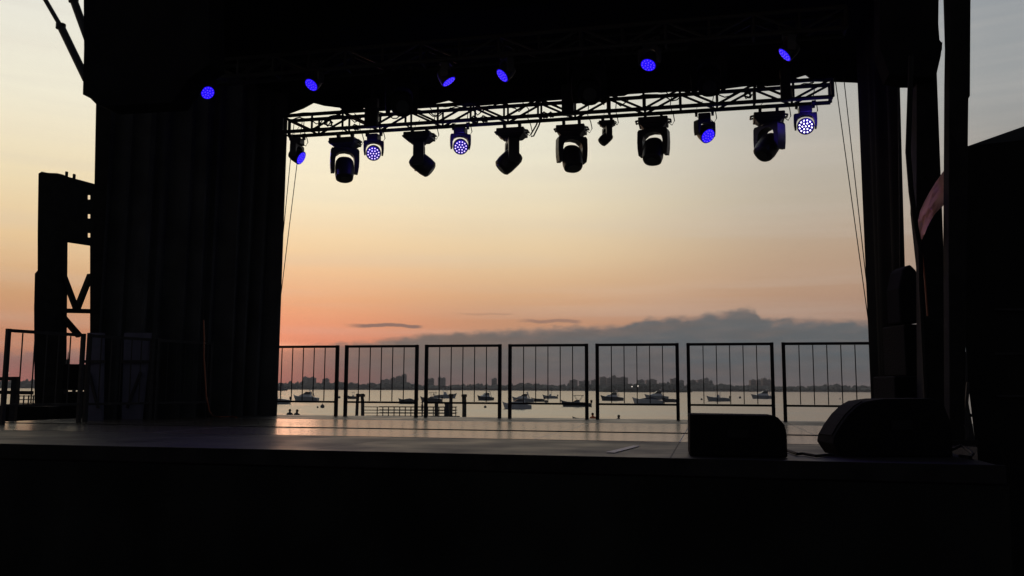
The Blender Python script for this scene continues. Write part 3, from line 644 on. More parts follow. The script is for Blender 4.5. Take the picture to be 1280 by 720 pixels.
# ------------------------------------------------------------------ lighting trusses
def truss(p, q, size, label, bay=0.5, z0=0):
    p, q = Vector(p), Vector(q); t = empty('lighting_truss', p, label, 'truss', 'lighting trusses under the roof')
    d = (q - p); Lt = d.length; d.normalize(); s = Vector((-d.y, d.x, 0)).normalized(); up = Vector((0, 0, 1)); h = size / 2 - 0.025
    cn = [s * i * h + up * j * h for i, j in ((-1, -1), (1, -1), (1, 1), (-1, 1))]
    for c in cn: MB().tube([p + c, q + c], 0.029, 8).build('chord', 'truss', t)
    n = round(Lt / bay)
    for k in range(4):
        a, b_ = cn[k], cn[(k + 1) % 4]; mb = MB()
        if k in (0, 2):
            for i in range(0, n + 1, 2):
                e = p + d * Lt * i / n; MB().tube([e + a, e + b_], 0.013, 6).build('cross_bar', 'truss', t)
            continue
        for i in range(n + 1):
            e = p + d * Lt * i / n
            mb.tube([e + a, e + b_], 0.018 if 0 < i < n else 0.026, 6)
            if i < n:
                e2 = p + d * Lt * (i + 1) / n; x, y = (a, b_) if (i + (k == 3)) % 2 else (b_, a)

                mb.tube([e + x, e2 + y], 0.017, 6)
        mb.build('lacing', 'truss', t)
    return t
TW = 12.12
bl = on_w(357, 157, TW); br_ = on_w(1039, 114.5, TW)
tz = (bl.z + br_.z) / 2
uL, uR = u_of(bl), u_of(br_); TS = 0.30
truss(S(uL, TW, tz), S(uR, TW, tz), TS, 'dark box truss carrying the row of hanging stage lights against the sky')
TZB = tz - TS / 2
MW = 10.4
m1 = on_w(240, 85, MW); m2 = on_w(1010, 40, MW); mz = (m1.z + m2.z) / 2
truss(S(-6.6, MW, mz), S(1.6, MW, mz), 0.3, 'second dark truss hidden in the roof shadow holding the tilted blue lights')

# fixtures ----------------------------------------------------------
def led_grid(r, rows=(1, 6, 12)):
    out = [(0, 0)]
    for n, rr in ((6, 0.42), (12, 0.8)):
        for k in range(n): a = 2 * math.pi * (k + 0.5 * (n == 12)) / n; out.append((math.cos(a) * rr * r, math.sin(a) * rr * r))
    return out
def make_fixture(name, cat, s, kind):
    """hangs from its origin; lens looks down local -Z of the head"""
    t = empty(name, (0, 0, 0), 'x', cat)
    cl = MB()
    for x in (-0.11 * s, 0.11 * s):
        c = MB().box((x, 0, 0.0), (0.035, 0.05, 0.07)); c.tube([(x - 0.02, 0, 0.03), (x + 0.02, 0, 0.03)], 0.036, 8); c.build('clamp', 'blackmetal', t, local=True)
    P_ = 'plastic' if kind != 'spotshaded' else 'roofcloth'  # heads under the roof: same bodies in roof black, shade put into the colour
    if kind.startswith('spot'):
        b = MB().box((0, 0, -0.085 * s), (0.40 * s, 0.30 * s, 0.09 * s)); b.box((0, 0, -0.155 * s), (0.36 * s, 0.26 * s, 0.05 * s), Matrix.Rotation(math.pi, 3, 'X'), 0.72)
        b.build('base', P_, t, local=True, bevel=0.012 * s)
        for x in (-1, 1):
            MB().tube([(x * 0.17 * s, -0.06 * s, -0.06 * s), (x * 0.235 * s, -0.06 * s, -0.075 * s), (x * 0.235 * s, 0.06 * s, -0.075 * s), (x * 0.17 * s, 0.06 * s, -0.06 * s)], 0.014 * s, 6).build('handle', P_, t, local=True)
        y = MB().lathe([(0.10 * s, -0.18 * s), (0.10 * s, -0.20 * s)], 16)
        outer = [(-0.196, -0.55), (-0.208, -0.46), (-0.212, -0.36), (-0.208, -0.22), (-0.19, -0.19), (-0.08, -0.187), (0, -0.186), (0.08, -0.187), (0.19, -0.19), (0.208, -0.22), (0.212, -0.36), (0.208, -0.46), (0.196, -0.55)]
        inner = [(-0.141, -0.545), (-0.141, -0.46), (-0.141, -0.39), (-0.138, -0.345), (-0.125, -0.29), (-0.075, -0.248), (0, -0.235), (0.075, -0.248), (0.125, -0.29), (0.138, -0.345), (0.141, -0.39), (0.141, -0.46), (0.141, -0.545)]
        for (o1, o2, i1, i2) in zip(outer, outer[1:], inner, inner[1:]):
            y.prism([(o1[0] * s, -0.075 * s, o1[1] * s), (o2[0] * s, -0.075 * s, o2[1] * s), (i2[0] * s, -0.075 * s, i2[1] * s), (i1[0] * s, -0.075 * s, i1[1] * s)], (0, 0.15 * s, 0))
        yk = y.build('yoke', P_, t, local=True)
        h = MB().lathe([(0.06 * s, 0.112 * s), (0.11 * s, 0.10 * s), (0.132 * s, 0.06 * s), (0.137 * s, 0.0), (0.138 * s, -0.13 * s), (0.126 * s, -0.205 * s), (0.10 * s, -0.227 * s)], 24, sq=0.5)
        hd = h.build('head', P_, t, local=True); hd.location = (0, 0, -0.45 * s)
        ln = MB().lathe([(0.085 * s, -0.2275 * s), (0.083 * s, -0.235 * s)], 20); ln.build('lens', 'glass', hd, local=True)
    else:
        b = MB().box((0, 0, -0.065 * s), (0.17 * s, 0.17 * s, 0.10 * s)); b.build('base', P_, t, local=True, bevel=0.012 * s)
        y = MB()
        outer = [(-0.14, -0.325), (-0.15, -0.27), (-0.152, -0.2), (-0.15, -0.13), (-0.135, -0.115), (-0.06, -0.113), (0, -0.113), (0.06, -0.113), (0.135, -0.115), (0.15, -0.13), (0.152, -0.2), (0.15, -0.27), (0.14, -0.325)]
        inner = [(-0.116, -0.32), (-0.116, -0.27), (-0.116, -0.235), (-0.108, -0.2), (-0.09, -0.168), (-0.05, -0.147), (0, -0.14), (0.05, -0.147), (0.09, -0.168), (0.108, -0.2), (0.116, -0.235), (0.116, -0.27), (0.116, -0.32)]
        for (o1, o2, i1, i2) in zip(outer, outer[1:], inner, inner[1:]):
            y.prism([(o1[0] * s, -0.05 * s, o1[1] * s), (o2[0] * s, -0.05 * s, o2[1] * s), (i2[0] * s, -0.05 * s, i2[1] * s), (i1[0] * s, -0.05 * s, i1[1] * s)], (0, 0.10 * s, 0))
        yk = y.build('yoke', P_, t, local=True)
        h = MB().lathe([(0.04 * s, 0.11 * s), (0.085 * s, 0.10 * s), (0.105 * s, 0.03 * s), (0.112 * s, -0.06 * s), (0.112 * s, -0.085 * s), (0.10 * s, -0.085 * s)], 24)
        hd = h.build('head', P_, t, local=True); hd.location = (0, 0, -0.283 * s)
        lm, dm = {'wash': ('blue', 'dotblue'), 'washwhite': ('darkblue', 'dotwhite'), 'washdim': ('darkblue', 'dot'), 'washoff': ('glass', 'glass')}[kind]
        ln = MB().lathe([(0.1 * s, -0.0855 * s), (0.1 * s, -0.089 * s)], 24).build('lens_plate', lm, hd, local=True)
        dd = MB()
        for x, yy in led_grid(0.1 * s): dd.lathe([((0.008 if kind == 'wash' else 0.0098) * s, -0.0895 * s), (0.007 * s, -0.095 * s)], 8, None, (x, yy, 0))
        dd.build('led_cluster', dm, ln, local=True)
    w_ = 0.2 if kind.startswith('spot') else 0.08
    pts = [(w_ * s, 0.02, -0.09 * s), ((w_ + 0.05) * s, 0.03, -0.13 * s), ((w_ + 0.085) * s, 0.03, -0.07 * s), ((w_ + 0.07) * s, 0.0, 0.02), ((w_ + 0.03) * s, -0.03, 0.12), ((w_ + 0.05) * s, -0.05, 0.24), ((w_ - 0.03) * s, -0.08, 0.33)]
    if kind != 'spotshaded': MB().tube(pts, 0.007, 5).build('power_lead', 'rubber', t, local=True)
    MB().tube([(-0.07 * s, 0.06, -0.05 * s), (-0.12 * s, 0.09, 0.0), (-0.1 * s, 0.1, 0.12), (-0.02 * s, 0.08, 0.2)], 0.004, 5).build('safety_wire', 'rubber', t, local=True)
    t['hz'] = 0.45 * s if kind.startswith('spot') else 0.283 * s
    return t
VIEW = Vector((0, -1, 0))
def aim(t, d, px=None):
    """turn yoke and head so that the lens looks along d (world)"""
    d = Matrix.Rotation(TH, 3, 'Z') @ d.normalized()
    tilt = math.acos(max(-1, min(1, -d.z))); pan = math.atan2(-d.x, d.y)
    for c in t.children:
        k = c.name.split('.')[0]
        if k == 'yoke': c.rotation_euler = (0, 0, pan)
        if k == 'head': c.rotation_euler = (tilt, 0, pan)
def scr(r, u, c, px=640):
    """direction from screen components: right, up, toward the camera"""
    v = -ray(px, 360); v.z = 0; v.normalize(); rr = Vector((-v.y, v.x, 0))
    return rr * r + Vector((0, 0, u)) + v * c
protos = {}
def fixture(kind, s, loc, d, label, group, cat='stage light'):
    key = (kind, s); nm = 'moving_head_light' if kind.startswith('spot') else 'led_wash_light'
    if key not in protos: protos[key] = o = make_fixture(nm, cat, s, kind)
    else: o = dup(protos[key])
    o.location = loc; o.rotation_euler = (0, 0, -TH); aim(o, d); tag(o, label, cat, group); return o
G1 = 'stage lights hanging from the rear truss'; G2 = 'stage lights hanging under the roof'
def hang(px): 
    q = on_w(px, 150, TW); return S(u_of(q), TW, 0)
HZ = lambda dz: TZB - 0.035 - dz
def rear(kind, s, px, dz, d, lab):
    # place on the truss line so that it lands on this pixel column
    lo, hi = uL - 0.5, uR + 0.5
    for _ in range(40):
        mid = (lo + hi) / 2; v = S(mid, TW, HZ(dz) - 0.3) - CAM; x = 640 + F * v.dot(RT) / v.dot(f0)
        lo, hi = (mid, hi) if x < px else (lo, mid)
    return fixture(kind, s, S(mid, TW, HZ(dz)), d, lab, G1)
def los(px, r, u, c):
    p = on_w(px, 165, TW); v_ = (CAM - p).normalized(); r_ = Vector((-v_.y, v_.x, 0)).normalized(); return r_ * r + v_.cross(r_) * u + v_ * c
rear('wash', 0.98, 371, 0.01, los(371, 0.78, -0.38, 0.50), 'small wash light at the left truss end, blue face turned right')
rear('spot', 1.02, 431, 0.04, scr(0.02, -0.93, 0.36, 431), 'large moving head hanging head down at the left of the truss')
rear('washdim', 1.0, 467, 0.02, los(467, -0.02, -0.2, 0.98), 'wash light with pale dots between the first two large heads')
rear('spot', 1.02, 524, 0.02, scr(0.80, -0.62, 0.05, 524), 'large moving head turned sideways, nose down to the right')
rear('washdim', 1.001, 575.5, 0.0, los(575, 0.06, -0.2, 0.98), 'wash light with dotted blue face left of truss centre')
rear('spot', 1.02, 640, 0.05, scr(-0.70, -0.72, 0.1, 640), 'large moving head turned sideways, nose down to the left')
rear('spot', 1.02, 714.5, 0.06, scr(0.12, -0.9, 0.4, 714), 'large moving head at truss centre with a blue glint')
rear('spot', 0.55, 759, 0.03, scr(-0.66, -0.7, 0.2, 759), 'smallest spotlight on a short stem right of truss centre')
rear('spot', 1.02, 817, 0.02, scr(-0.12, -0.9, 0.45, 817), 'large moving head hanging straight between small spot and blue wash')
rear('wash', 1.001, 881, 0.02, los(881, 0.5, -0.45, 0.74), 'blue wash light tilted to the right near the second truss hoist')
rear('spot', 1.02, 961.5, 0.05, scr(-0.45, -0.78, 0.5, 961), 'large moving head farthest right, leaning to the left')
rear('washwhite', 1.0, 1007, 0.0, los(1007, 0.02, -0.06, 0.99), 'brightest wash light with white dots at the right truss end')
def mid_(kind, s, px, py, d, lab):
    """head centre on this pixel, hung below the second truss"""
    p = on_w(px, py, MW - 0.05); v_ = (CAM - p).normalized(); r_ = Vector((-v_.y, v_.x, 0)).normalized(); d = r_ * d[0] + v_.cross(r_) * d[1] + v_ * d[2]; hz = 0.45 * s if kind.startswith('spot') else 0.283 * s
    return fixture(kind, s, Vector((p.x, p.y, p.z + hz)), d, lab, G2)
mid_('wash', 0.90, 257, 113, (0.36, -0.36, 0.86), 'lit blue light farthest left under the roof')
mid_('wash', 0.90, 393, 102, (-0.5, -0.58, 0.65), 'lit blue light above the left end of the rear truss')
mid_('wash', 0.90, 557, 96, (0.55, -0.76, 0.36), 'thin slanting blue light above the left centre of the truss')
mid_('wash', 0.90, 633, 90, (-0.66, -0.56, 0.5), 'lit blue light under the roof at the centre')
mid_('wash', 0.90, 812, 76, (-0.22, -0.62, 0.75), 'widest lit blue light under the roof, right of centre')
mid_('wash', 0.90, 987, 63, (-0.72, -0.58, 0.38), 'narrow blue light farthest right under the roof')
mid_('spotshaded', 1.0, 502, 131, (0.05, -0.1, 0.99), 'unlit round head overlapping the truss left of centre')
mid_('spotshaded', 1.0, 736, 116, (0.05, -0.1, 0.99), 'unlit round head overlapping the truss right of centre')
mid_('spotshaded', 1.0, 886, 101, (0.05, -0.4, 1.2), 'unlit round head above the tilted blue wash light')
# hoist blocks between roof and truss
for px, w_, lab in ((464.5, 0.20, 'black hoist block above the second wash light'), (710, 0.17, 'black hoist block at truss centre'), (983, 0.13, 'black hoist block near the right truss end')):
    q = on_w(px, 150, TW - 0.2); u_ = u_of(q)
    t = empty('truss_hoist', S(u_, TW - 0.2, TZB), lab, 'hoist', 'hoist blocks on the rear truss', -TH)
    MB().box((0, 0, 0.20), (w_, 0.09, 0.44)).build('hoist_body', 'blackmetal', t, local=True, bevel=0.01)
    MB().tube([(0, 0, 0.42), (0, 0, CZ - TZB)], 0.016, 6).build('chain', 'blackmetal', t, local=True)
    MB().box((0, 0.05, 0.02), (w_ * 0.6, 0.05, 0.06)).build('truss_clamp', 'blackmetal', t, local=True)
# cables on the truss
def squiggle(u0, u1, w, zf, n, seed, r=0.008):
    rnd = random.Random(seed); return [S(u0 + (u1 - u0) * k / n, w + rnd.uniform(-.02, .02), zf(k / n) + rnd.uniform(-0.012, 0.012)) for k in range(n + 1)]
for sd_, (f0_, f1_), lab in ((1, (0.02, 0.34), 'black cable draped along the left third of the rear truss'), (2, (0.30, 0.62), 'black cable draped along the middle of the rear truss'), (3, (0.6, 0.97), 'black cable draped along the right third of the rear truss'), (4, (0.01, 0.55), 'thick cable bundle lashed along the left half of the truss top'), (5, (0.5, 0.99), 'thick cable bundle lashed along the right half of the truss top')):
    a_, b_ = uL + (uR - uL) * f0_, uL + (uR - uL) * f1_
    rnd = random.Random(sd_); ph = rnd.uniform(0, 6)
    zf_ = (lambda q: TZB + 0.06 + 0.15 * abs(math.sin(ph + q * 13)) ** 0.7) if sd_ < 4 else (lambda q: TZB + TS - 0.015 - 0.03 * abs(math.sin(ph + q * 21)))
    pts = squiggle(a_, b_, TW - 0.19 if sd_ < 4 else TW - 0.17, zf_, 46, sd_)
    mb = MB().tube(pts, 0.009 if sd_ < 4 else 0.02, 6)
    mb.build('truss_cable', 'rubber', origin=pts[0], label=lab, cat='cable', group='cables on the rear truss')
for px, rr, lab in ((596, 0.055, 'knot of cable hanging below the truss left of centre'), (608, 0.05, 'second knot of cable right of the dotted blue wash light'), (683, 0.045, 'knot of connectors just left of the centre hoist'), (691, 0.035, 'small connector hanging beside the centre hoist'), (449, 0.045, 'connector hanging right of the first large head'), (935, 0.05, 'cable bundle wrapped on the truss near the farthest right large head'), (415, 0.06, 'cable coil inside the truss above the first large head')):
    q = on_w(px, 160, TW); u_ = u_of(q); pts = []
    z_ = TZB + (0.02 if px not in (935, 415) else 0.12)
    for k in range(26):
        a_ = k * 0.75; pts.append(S(u_ + math.cos(a_) * rr * (0.6 + 0.02 * k), TW - 0.14 + 0.05 * math.sin(k * 1.9), z_ + math.sin(a_) * rr * 0.75))
    MB().tube(pts, 0.011, 5).build('cable_knot', 'rubber', origin=pts[0], label=lab, cat='cable', group='cable knots on the rear truss')
q0 = on_w(676, 155, TW - 0.15); q1 = on_w(664.5, 170, TW - 0.15)
lp_ = [on_w(x, y, TW - 0.15) for x, y in ((673, 150), (670, 157), (666.5, 163), (663.5, 168), (664, 170.5), (667, 170), (670, 164), (673.5, 157), (676, 150))]
MB().tube(lp_, 0.011, 6).build('safety_loop', 'rubber', origin=lp_[0], label='looped safety cable dangling below the truss at centre', cat='cable')
# hanging data cables and wires
for px0, y0, px1, y1, lab in ((368, 150, 343.5, 399, 'outer wire running down beside the left drape'), (378, 150, 347.5, 399, 'inner wire running down beside the left drape'),
                              (1043.5, 96, 1085.5, 402, 'inner wire running down beside the right drape'), (1054.5, 96, 1088.5, 402, 'outer wire running down beside the right drape')):
    pts = [on_w(px0 + (px1 - px0) * k, y0 + (y1 - y0) * k + 0, 12.4) for k in (0, .25, .5, .75, 1)]
    e = pts[-1]; e2 = e + (pts[-1] - pts[-2]).normalized() * 0.001
    dirv = (pts[-1] - pts[0]).normalized(); k = (DECK - e.z) / dirv.z; pts.append(e + dirv * k)
    MB().tube(pts, 0.0065, 5).build('guy_wire', 'rubber', origin=pts[0], label=lab, cat='wire', group='thin wires at the stage opening')

# ------------------------------------------------------------------ monitors on the apron
def monitor_box():
    z = DECK + 0.002; B_ = [on_z(862.5, 569.5, z), on_z(984.5, 571.5, z)]
    ax = (B_[1] - B_[0]); Lm = ax.length; ang = math.atan2(ax.y, ax.x)
    t = empty('floor_monitor', B_[0], 'black box-shaped floor monitor with one cut corner on the stage front', 'speaker', 'black floor monitors on the stage front', ang)
    H = 0.262
    prof = [(0, 0), (Lm, 0), (Lm, H * 0.52), (Lm - 0.012, H * 0.78), (Lm - 0.05, H * 0.95), (Lm - 0.075, H), (0.004, H + 0.004)]
    mb = MB().prism([(x, 0.0, zz) for x, zz in prof], (0, 0.36, 0)); mb.build('cabinet', 'case', t, local=True, bevel=0.006)
    MB().box((Lm * 0.42, 0.366, H * 0.5), (Lm * 0.7, 0.01, H * 0.8)).build('grille', 'grille', t, local=True)
    for x in (0.05, Lm - 0.05): MB().lathe([(0.02, -0.004), (0.02, 0.004)], 10, None, (x, 0.03, 0.0)).build('rubber_foot', 'rubber', t, local=True)
    MB().box((Lm * 0.5, -0.004, H * 0.55), (0.13, 0.008, 0.05)).build('handle', 'rubber', t, local=True)
monitor_box()
z = DECK + 0.002; a = on_z(1052, 570, z); bb = on_z(1182, 570.5, z); ax = bb - a; ang = math.atan2(ax.y, ax.x)
t = empty('floor_monitor', a, 'larger black wedge floor monitor with a rounded sloping face on the right', 'speaker', 'black floor monitors on the stage front', ang)
k = a.y / F
def pp(x, y): return ((x - 1034) * k, 0, (570 - y) * k)
prof = [pp(1034, 570), pp(1029, 563), pp(1024, 555), pp(1026, 546), pp(1034, 533), pp(1044, 520), pp(1056, 509), pp(1066, 503.5), pp(1078, 501.5), pp(1090, 500), pp(1150, 499), pp(1164, 506), pp(1172, 530), pp(1172, 570)]
MB().prism(prof, (0, 0.30, 0)).build('cabinet', 'case', t, local=True, bevel=0.006)
g_ = prof[3:8]
MB().prism([Vector(v) + Vector((-0.006, 0.04, 0.004)) for v in g_] + [Vector(v) + Vector((0.01, 0.04, -0.01)) for v in g_[::-1]], (0, 0.22, 0)).build('grille', 'grille', t, local=True)
MB().box(((1110 - 1034) * k, -0.004, 0.2), (0.14, 0.008, 0.06)).build('handle', 'rubber', t, local=True)
pts = [on_z(x, y, DECK + 0.012) for x, y in ((984, 563), (990, 565), (997, 567.5), (1004, 567), (1012, 568.4), (1020, 570), (1030, 569), (1042, 568))]
MB().tube(pts, 0.010, 6).build('monitor_cable', 'rubber', origin=pts[0], label='short black cable lying between the two floor monitors', cat='cable')
pts = [on_z(x, y, DECK + 0.012) for x, y in ((1150, 556), (1165, 560), (1180, 565), (1192, 561), (1201, 557), (1208, 561), (1216, 567), (1213, 572), (1200, 570))]
MB().tube(pts, 0.012, 6).build('floor_cable', 'rubber', origin=pts[0], label='tangled black cable on the deck at the right pole foot', cat='cable')

# ------------------------------------------------------------------ left of the stage
# steel gantry tower beyond the left side
GY = 16.0
def gy(x, y): return on_y(x, y, GY + (x - 48) / 68 * 0.85)
t = empty('steel_tower', (gy(62, 485).x, GY, 0), 'dark steel tower with a drilled header plate left of the stage', 'tower')
def gpoly(pts, th=0.1): return MB().prism([gy(x, y) for x, y in pts], (0.05, th, 0))
gpoly([(48, 217), (52, 214.5), (60, 216), (72, 216.5), (78, 219), (78, 300), (76, 500), (78, 640), (44, 640), (42.5, 385), (43.5, 342), (47, 338), (47, 290)], 0.1).build('upright', 'steel', t)
# header plate with three bolt holes, made as a strip with real openings
hp = MB()
def hole_plate(x0, x1, yt, yb, hx, hys, r):
    yy = lambda x, y: y + (x - x0) * 0.155
    hp.prism([gy(x0, yt(x0)), gy(hx - r, yt(hx - r)), gy(hx - r, yb(hx - r)), gy(x0, yb(x0))], (0, 0.02, 0))
    hp.prism([gy(hx + r, yt(hx + r)), gy(x1, yt(x1)), gy(x1, yb(x1)), gy(hx + r, yb(hx + r))], (0, 0.02, 0))
    cur = None; edges = [None] + list(hys) + [None]
    for a_, b_ in zip(edges, edges[1:]):
        ya = (lambda x: yt(x)) if a_ is None else (lambda x, a_=a_: a_ + r * 1.6)
        yb2 = (lambda x: yb(x)) if b_ is None else (lambda x, b_=b_: b_ - r * 1.6)
        hp.prism([gy(hx - r, ya(hx - r)), gy(hx + r, ya(hx + r)), gy(hx + r, yb2(hx + r)), gy(hx - r, yb2(hx - r))], (0, 0.02, 0))
hole_plate(78, 128, lambda x: 219 + (x - 78) * 0.27, lambda x: 302 + (x - 78) * 0.15, 111, (246.5, 270.3, 294), 1.7)
hp.build('header_plate', 'steel', t)
for x, y in ((81.5, 219), (91, 222)): 
    c = gy(x, y); MB().box((c.x, c.y + 0.05, c.z + 0.03), (0.035, 0.05, 0.1)).build('bolt', 'steel', t)
for x0, y0, x1, y1, w_ in ((77, 341, 94, 386, 0.11), (112, 343, 95, 386, 0.11), (74, 388, 118, 389, 0.11), (77, 396, 98, 420, 0.14)):
    MB().bar(gy(x0, y0) + Vector((0, 0.04, 0)), gy(x1, y1) + Vector((0, 0.04, 0)), w_, 0.08).build('brace', 'steel', t)
gpoly([(112.5, 303), (128, 305), (128, 640), (112.5, 640)], 0.1).build('upright', 'steel', t)
gpoly([(52, 470), (54, 462), (60, 478), (66, 486), (57, 502), (57, 640), (50, 640)], 0.1).build('gusset', 'steel', t)
# hydraulic rams of the roof
for (x0, y0, x1, y1, x2, y2), lab in (((51, -10, 76, 33, 104, 91), 'long hydraulic ram with a stepped barrel at the upper left roof corner'), ((86, -12, 92, 0, 108, 44), 'short hydraulic ram close to the upper left roof corner')):
    a_, b_, c_ = [on_w(x, y, 8.5) for x, y in ((x0, y0), (x1, y1), (x2, y2))]
    t = empty('hydraulic_ram', c_, lab, 'hydraulic ram', 'hydraulic rams at the roof corner')
    MB().tube([a_, b_], 0.026, 10).build('rod', 'blackmetal', t); MB().tube([b_ - (c_ - b_) * 0.03, c_, c_ + (c_ - b_) * 0.15], 0.045, 12).build('barrel', 'blackmetal', t)
    MB().lathe([(0.055, -0.03), (0.055, 0.03)], 10, None, b_).build('gland', 'blackmetal', t)
# dark equipment behind and below the side railing
def case(px0, px1, yt, Y, lab, depth=0.6, zb=0.0, m_='case'):
    a_, b_ = on_y(px0, yt, Y), on_y(px1, yt, Y)
    t = empty('road_case', ((a_.x + b_.x) / 2, Y + depth / 2, zb), lab, 'case', 'black road cases left of the stage')
    w_ = b_.x - a_.x; h_ = a_.z - zb
    MB().box(((a_.x + b_.x) / 2, Y + depth / 2, zb + h_ * 0.4), (w_, depth, h_ * 0.8)).build('case_body', m_, t, bevel=0.01)
    MB().box(((a_.x + b_.x) / 2, Y + depth / 2, zb + h_ * 0.905), (w_, depth, h_ * 0.19)).build('lid', m_, t, bevel=0.01)
    for x in (a_.x + w_ * 0.25, b_.x - w_ * 0.25): MB().box((x, Y - 0.006, zb + h_ * 0.8), (0.05, 0.012, 0.07)).build('latch', 'rail', t)
case(-60, 60, 507.5, 13.2, 'long low black road case at the far left behind the side railing')
case(60, 140, 505, 13.6, 'low black road case at the foot of the steel tower')
case(79, 100, 455, 12.9, 'upright black road case against the left drape edge', 0.5)
p = on_y(84.5, 455, 13.1); t = empty('finial_lamp', p, 'tiny spiked fitting on top of the upright road case', 'fitting')
MB().lathe([(0.03, 0), (0.028, 0.04), (0.008, 0.08), (0.004, 0.18)], 8, None, p).build('spike', 'blackmetal', t)
t = empty('barrier_frame', on_y(10, 560, 11.6), 'short dark barrier frame beyond the left end of the side railing', 'barrier'); t.location.z = 0
for x0, y0, x1, y1 in ((-30, 474, 23, 473), (-30, 490, 41, 491)): MB().bar(on_y(x0, y0, 11.6), on_y(x1, y1, 11.6), 0.045).build('bar', 'rail', t)
for x in (19.5, -30): 
    a_ = on_y(x, 471, 11.6); MB().box((a_.x, 11.6, a_.z / 2), (0.075, 0.06, a_.z)).build('post', 'rail', t)
# far floating pontoon seen under the side railing
p = on_y(36, 506, 60); t = empty('pontoon_gate', (p.x, 60, p.z), 'small pale gridded gate by the water seen through the left side railing', 'gate')
for x in (24, 30, 36, 42): 
    a_ = on_y(x, 494, 60); MB().bar((a_.x, 60, p.z), a_, 0.07).build('gate_post', 'dock', t)
for y in (495, 499.5, 504): MB().bar(on_y(23, y, 60), on_y(43, y, 60), 0.06).build('gate_bar', 'dock', t)
# two pale panels behind the railing
for x0, x1, x2, x3, yt, yb, lab in ((109, 128, 127, 106, 416, 511, 'narrow pale bluish panel behind the side railing, nearest the stage edge'), (155, 187, 176, 153, 416, 508, 'wider pale bluish panel behind the side railing, deeper on stage')):
    Y = 11.3 if x0 < 120 else 11.8
    P_ = [on_y(x0, yt, Y), on_y(x1, yt, Y), on_y(x2, yb, Y), on_y(x3, yb, Y)]
    t = empty('pale_panel', (P_[3].x, Y, DECK), lab, 'panel', 'pale panels behind the side railing')
    base = [Vector((P_[2].x, Y, DECK)), Vector((P_[3].x, Y, DECK))]
    MB().prism([P_[0], P_[1], base[0], base[1]], (0.02, 0.03, 0)).build('sheet', 'pale', t)
    MB().bar(on_y(x0 - 2, 452, Y) + Vector((0, -0.02, 0)), on_y(x1 + 4, 452, Y) + Vector((0, -0.02, 0)), 0.035).build('crossbar', 'blackmetal', t)
    MB().bar(on_y(x0 + 3 if x0 < 120 else x1 - 10, 465, Y) + Vector((0, -0.03, 0)), on_y(x1 - 4 if x0 < 120 else x0 + 5, 510, Y) + Vector((0, -0.03, 0)), 0.03).build('brace', 'blackmetal', t)
pts = [on_y(x, y, 11.4) for x, y in ((254.5, 400), (255.5, 425), (255, 445), (256.5, 470), (258, 495), (262, 514))]
e = on_z(266, 520, DECK + 0.012); pts += [e, on_z(275, 521, DECK + 0.012), on_z(288, 520.6, DECK + 0.012), on_z(296, 521.5, DECK + 0.012)]
MB().tube(pts, 0.009, 6).build('hanging_cable', 'orange', origin=pts[0], label='thin cable with orange light painted into its colour, hanging before the left drape and trailing on the floor', cat='cable')  # orange base colour stands in for warm light caught by the cable

# ------------------------------------------------------------------ right of the stage
z = DECK; pb = on_z(1196, 556, z); PYY = pb.y
a_ = on_y(1201, -80, PYY)
t = empty('mast_pole', pb, 'thick black vertical mast standing at the right edge of the stage', 'pole')
wpx = 25 / F * PYY
def mp_(x, y): return on_y(x, y, PYY)
MB().prism([mp_(1187.5, 556), mp_(1186, 300), mp_(1187, 100), mp_(1189.5, -60), mp_(1214, -60), mp_(1213, 120), mp_(1211, 122), mp_(1209, 300), mp_(1206, 556)], (0.03, 0.16, 0)).build('mast', 'steel', t, bevel=0.01)
MB().box((pb.x, pb.y + 0.08, DECK + 0.02), (0.3, 0.3, 0.035)).build('base_plate', 'steel', t)
t = empty('diagonal_strut', mp_(1187, 420), 'thin dark strut running up beside the thick right mast', 'strut'); t.location.z = DECK
MB().tube([on_y(1187.5, 540, PYY + 0.3), on_y(1186.5, 250, PYY + 0.3), on_y(1184.5, 80, PYY + 0.3), on_y(1180.5, -60, PYY + 0.3)], 0.02, 8).build('tube', 'blackmetal', t)
MB().lathe([(0.03, -0.04), (0.03, 0.04)], 8, None, on_y(1186, 90, PYY + 0.3)).build('coupler', 'blackmetal', t)
# pinkish tarp flap between column and mast
tt_ = [(1189, 200), (1180, 213), (1170, 227), (1162, 240), (1155, 253), (1150, 264), (1147.5, 276), (1148, 287), (1149.5, 297)]
tb_ = [(1190, 244), (1186, 246), (1180, 255), (1173, 262), (1168, 268), (1163, 275), (1158, 284), (1155, 293), (1152.5, 300)]
mb = MB(); NR = 7; rnd = random.Random(5)
for i, (p, q) in enumerate(zip(tt_, tb_)):
    for j in range(NR):
        k = j / (NR - 1); x = p[0] + (q[0] - p[0]) * k; y = p[1] + (q[1] - p[1]) * k
        mb.v.append(on_y(x, y, 7.5 + 0.05 * math.sin(i * 1.3 + j * 0.9) + rnd.uniform(-0.02, 0.02) + 0.12 * k))
for i in range(len(tt_) - 1):
    for j in range(NR - 1): mb.f.append([i * NR + j, i * NR + j + 1, (i + 1) * NR + j + 1, (i + 1) * NR + j]); mb.sm.append(True)
o = mb.build('tarp_flap', 'tarp', origin=on_y(1170, 255, 7.5), label='pinkish translucent tarp flap slung from the right mast', cat='tarp')
so_ = o.modifiers.new('thick', 'SOLIDIFY'); so_.thickness = 0.008
pts = [on_y(x, y, 7.6) for x, y in ((1149.5, 282), (1150.5, 296), (1152, 310))] + [on_y(1156, 350, 7.6), on_y(1159.5, 395, 7.6)]
MB().tube(pts, 0.007, 6).build('strap', 'orange', origin=pts[0], label='orange strap running down from the tarp corner past the right column', cat='strap')
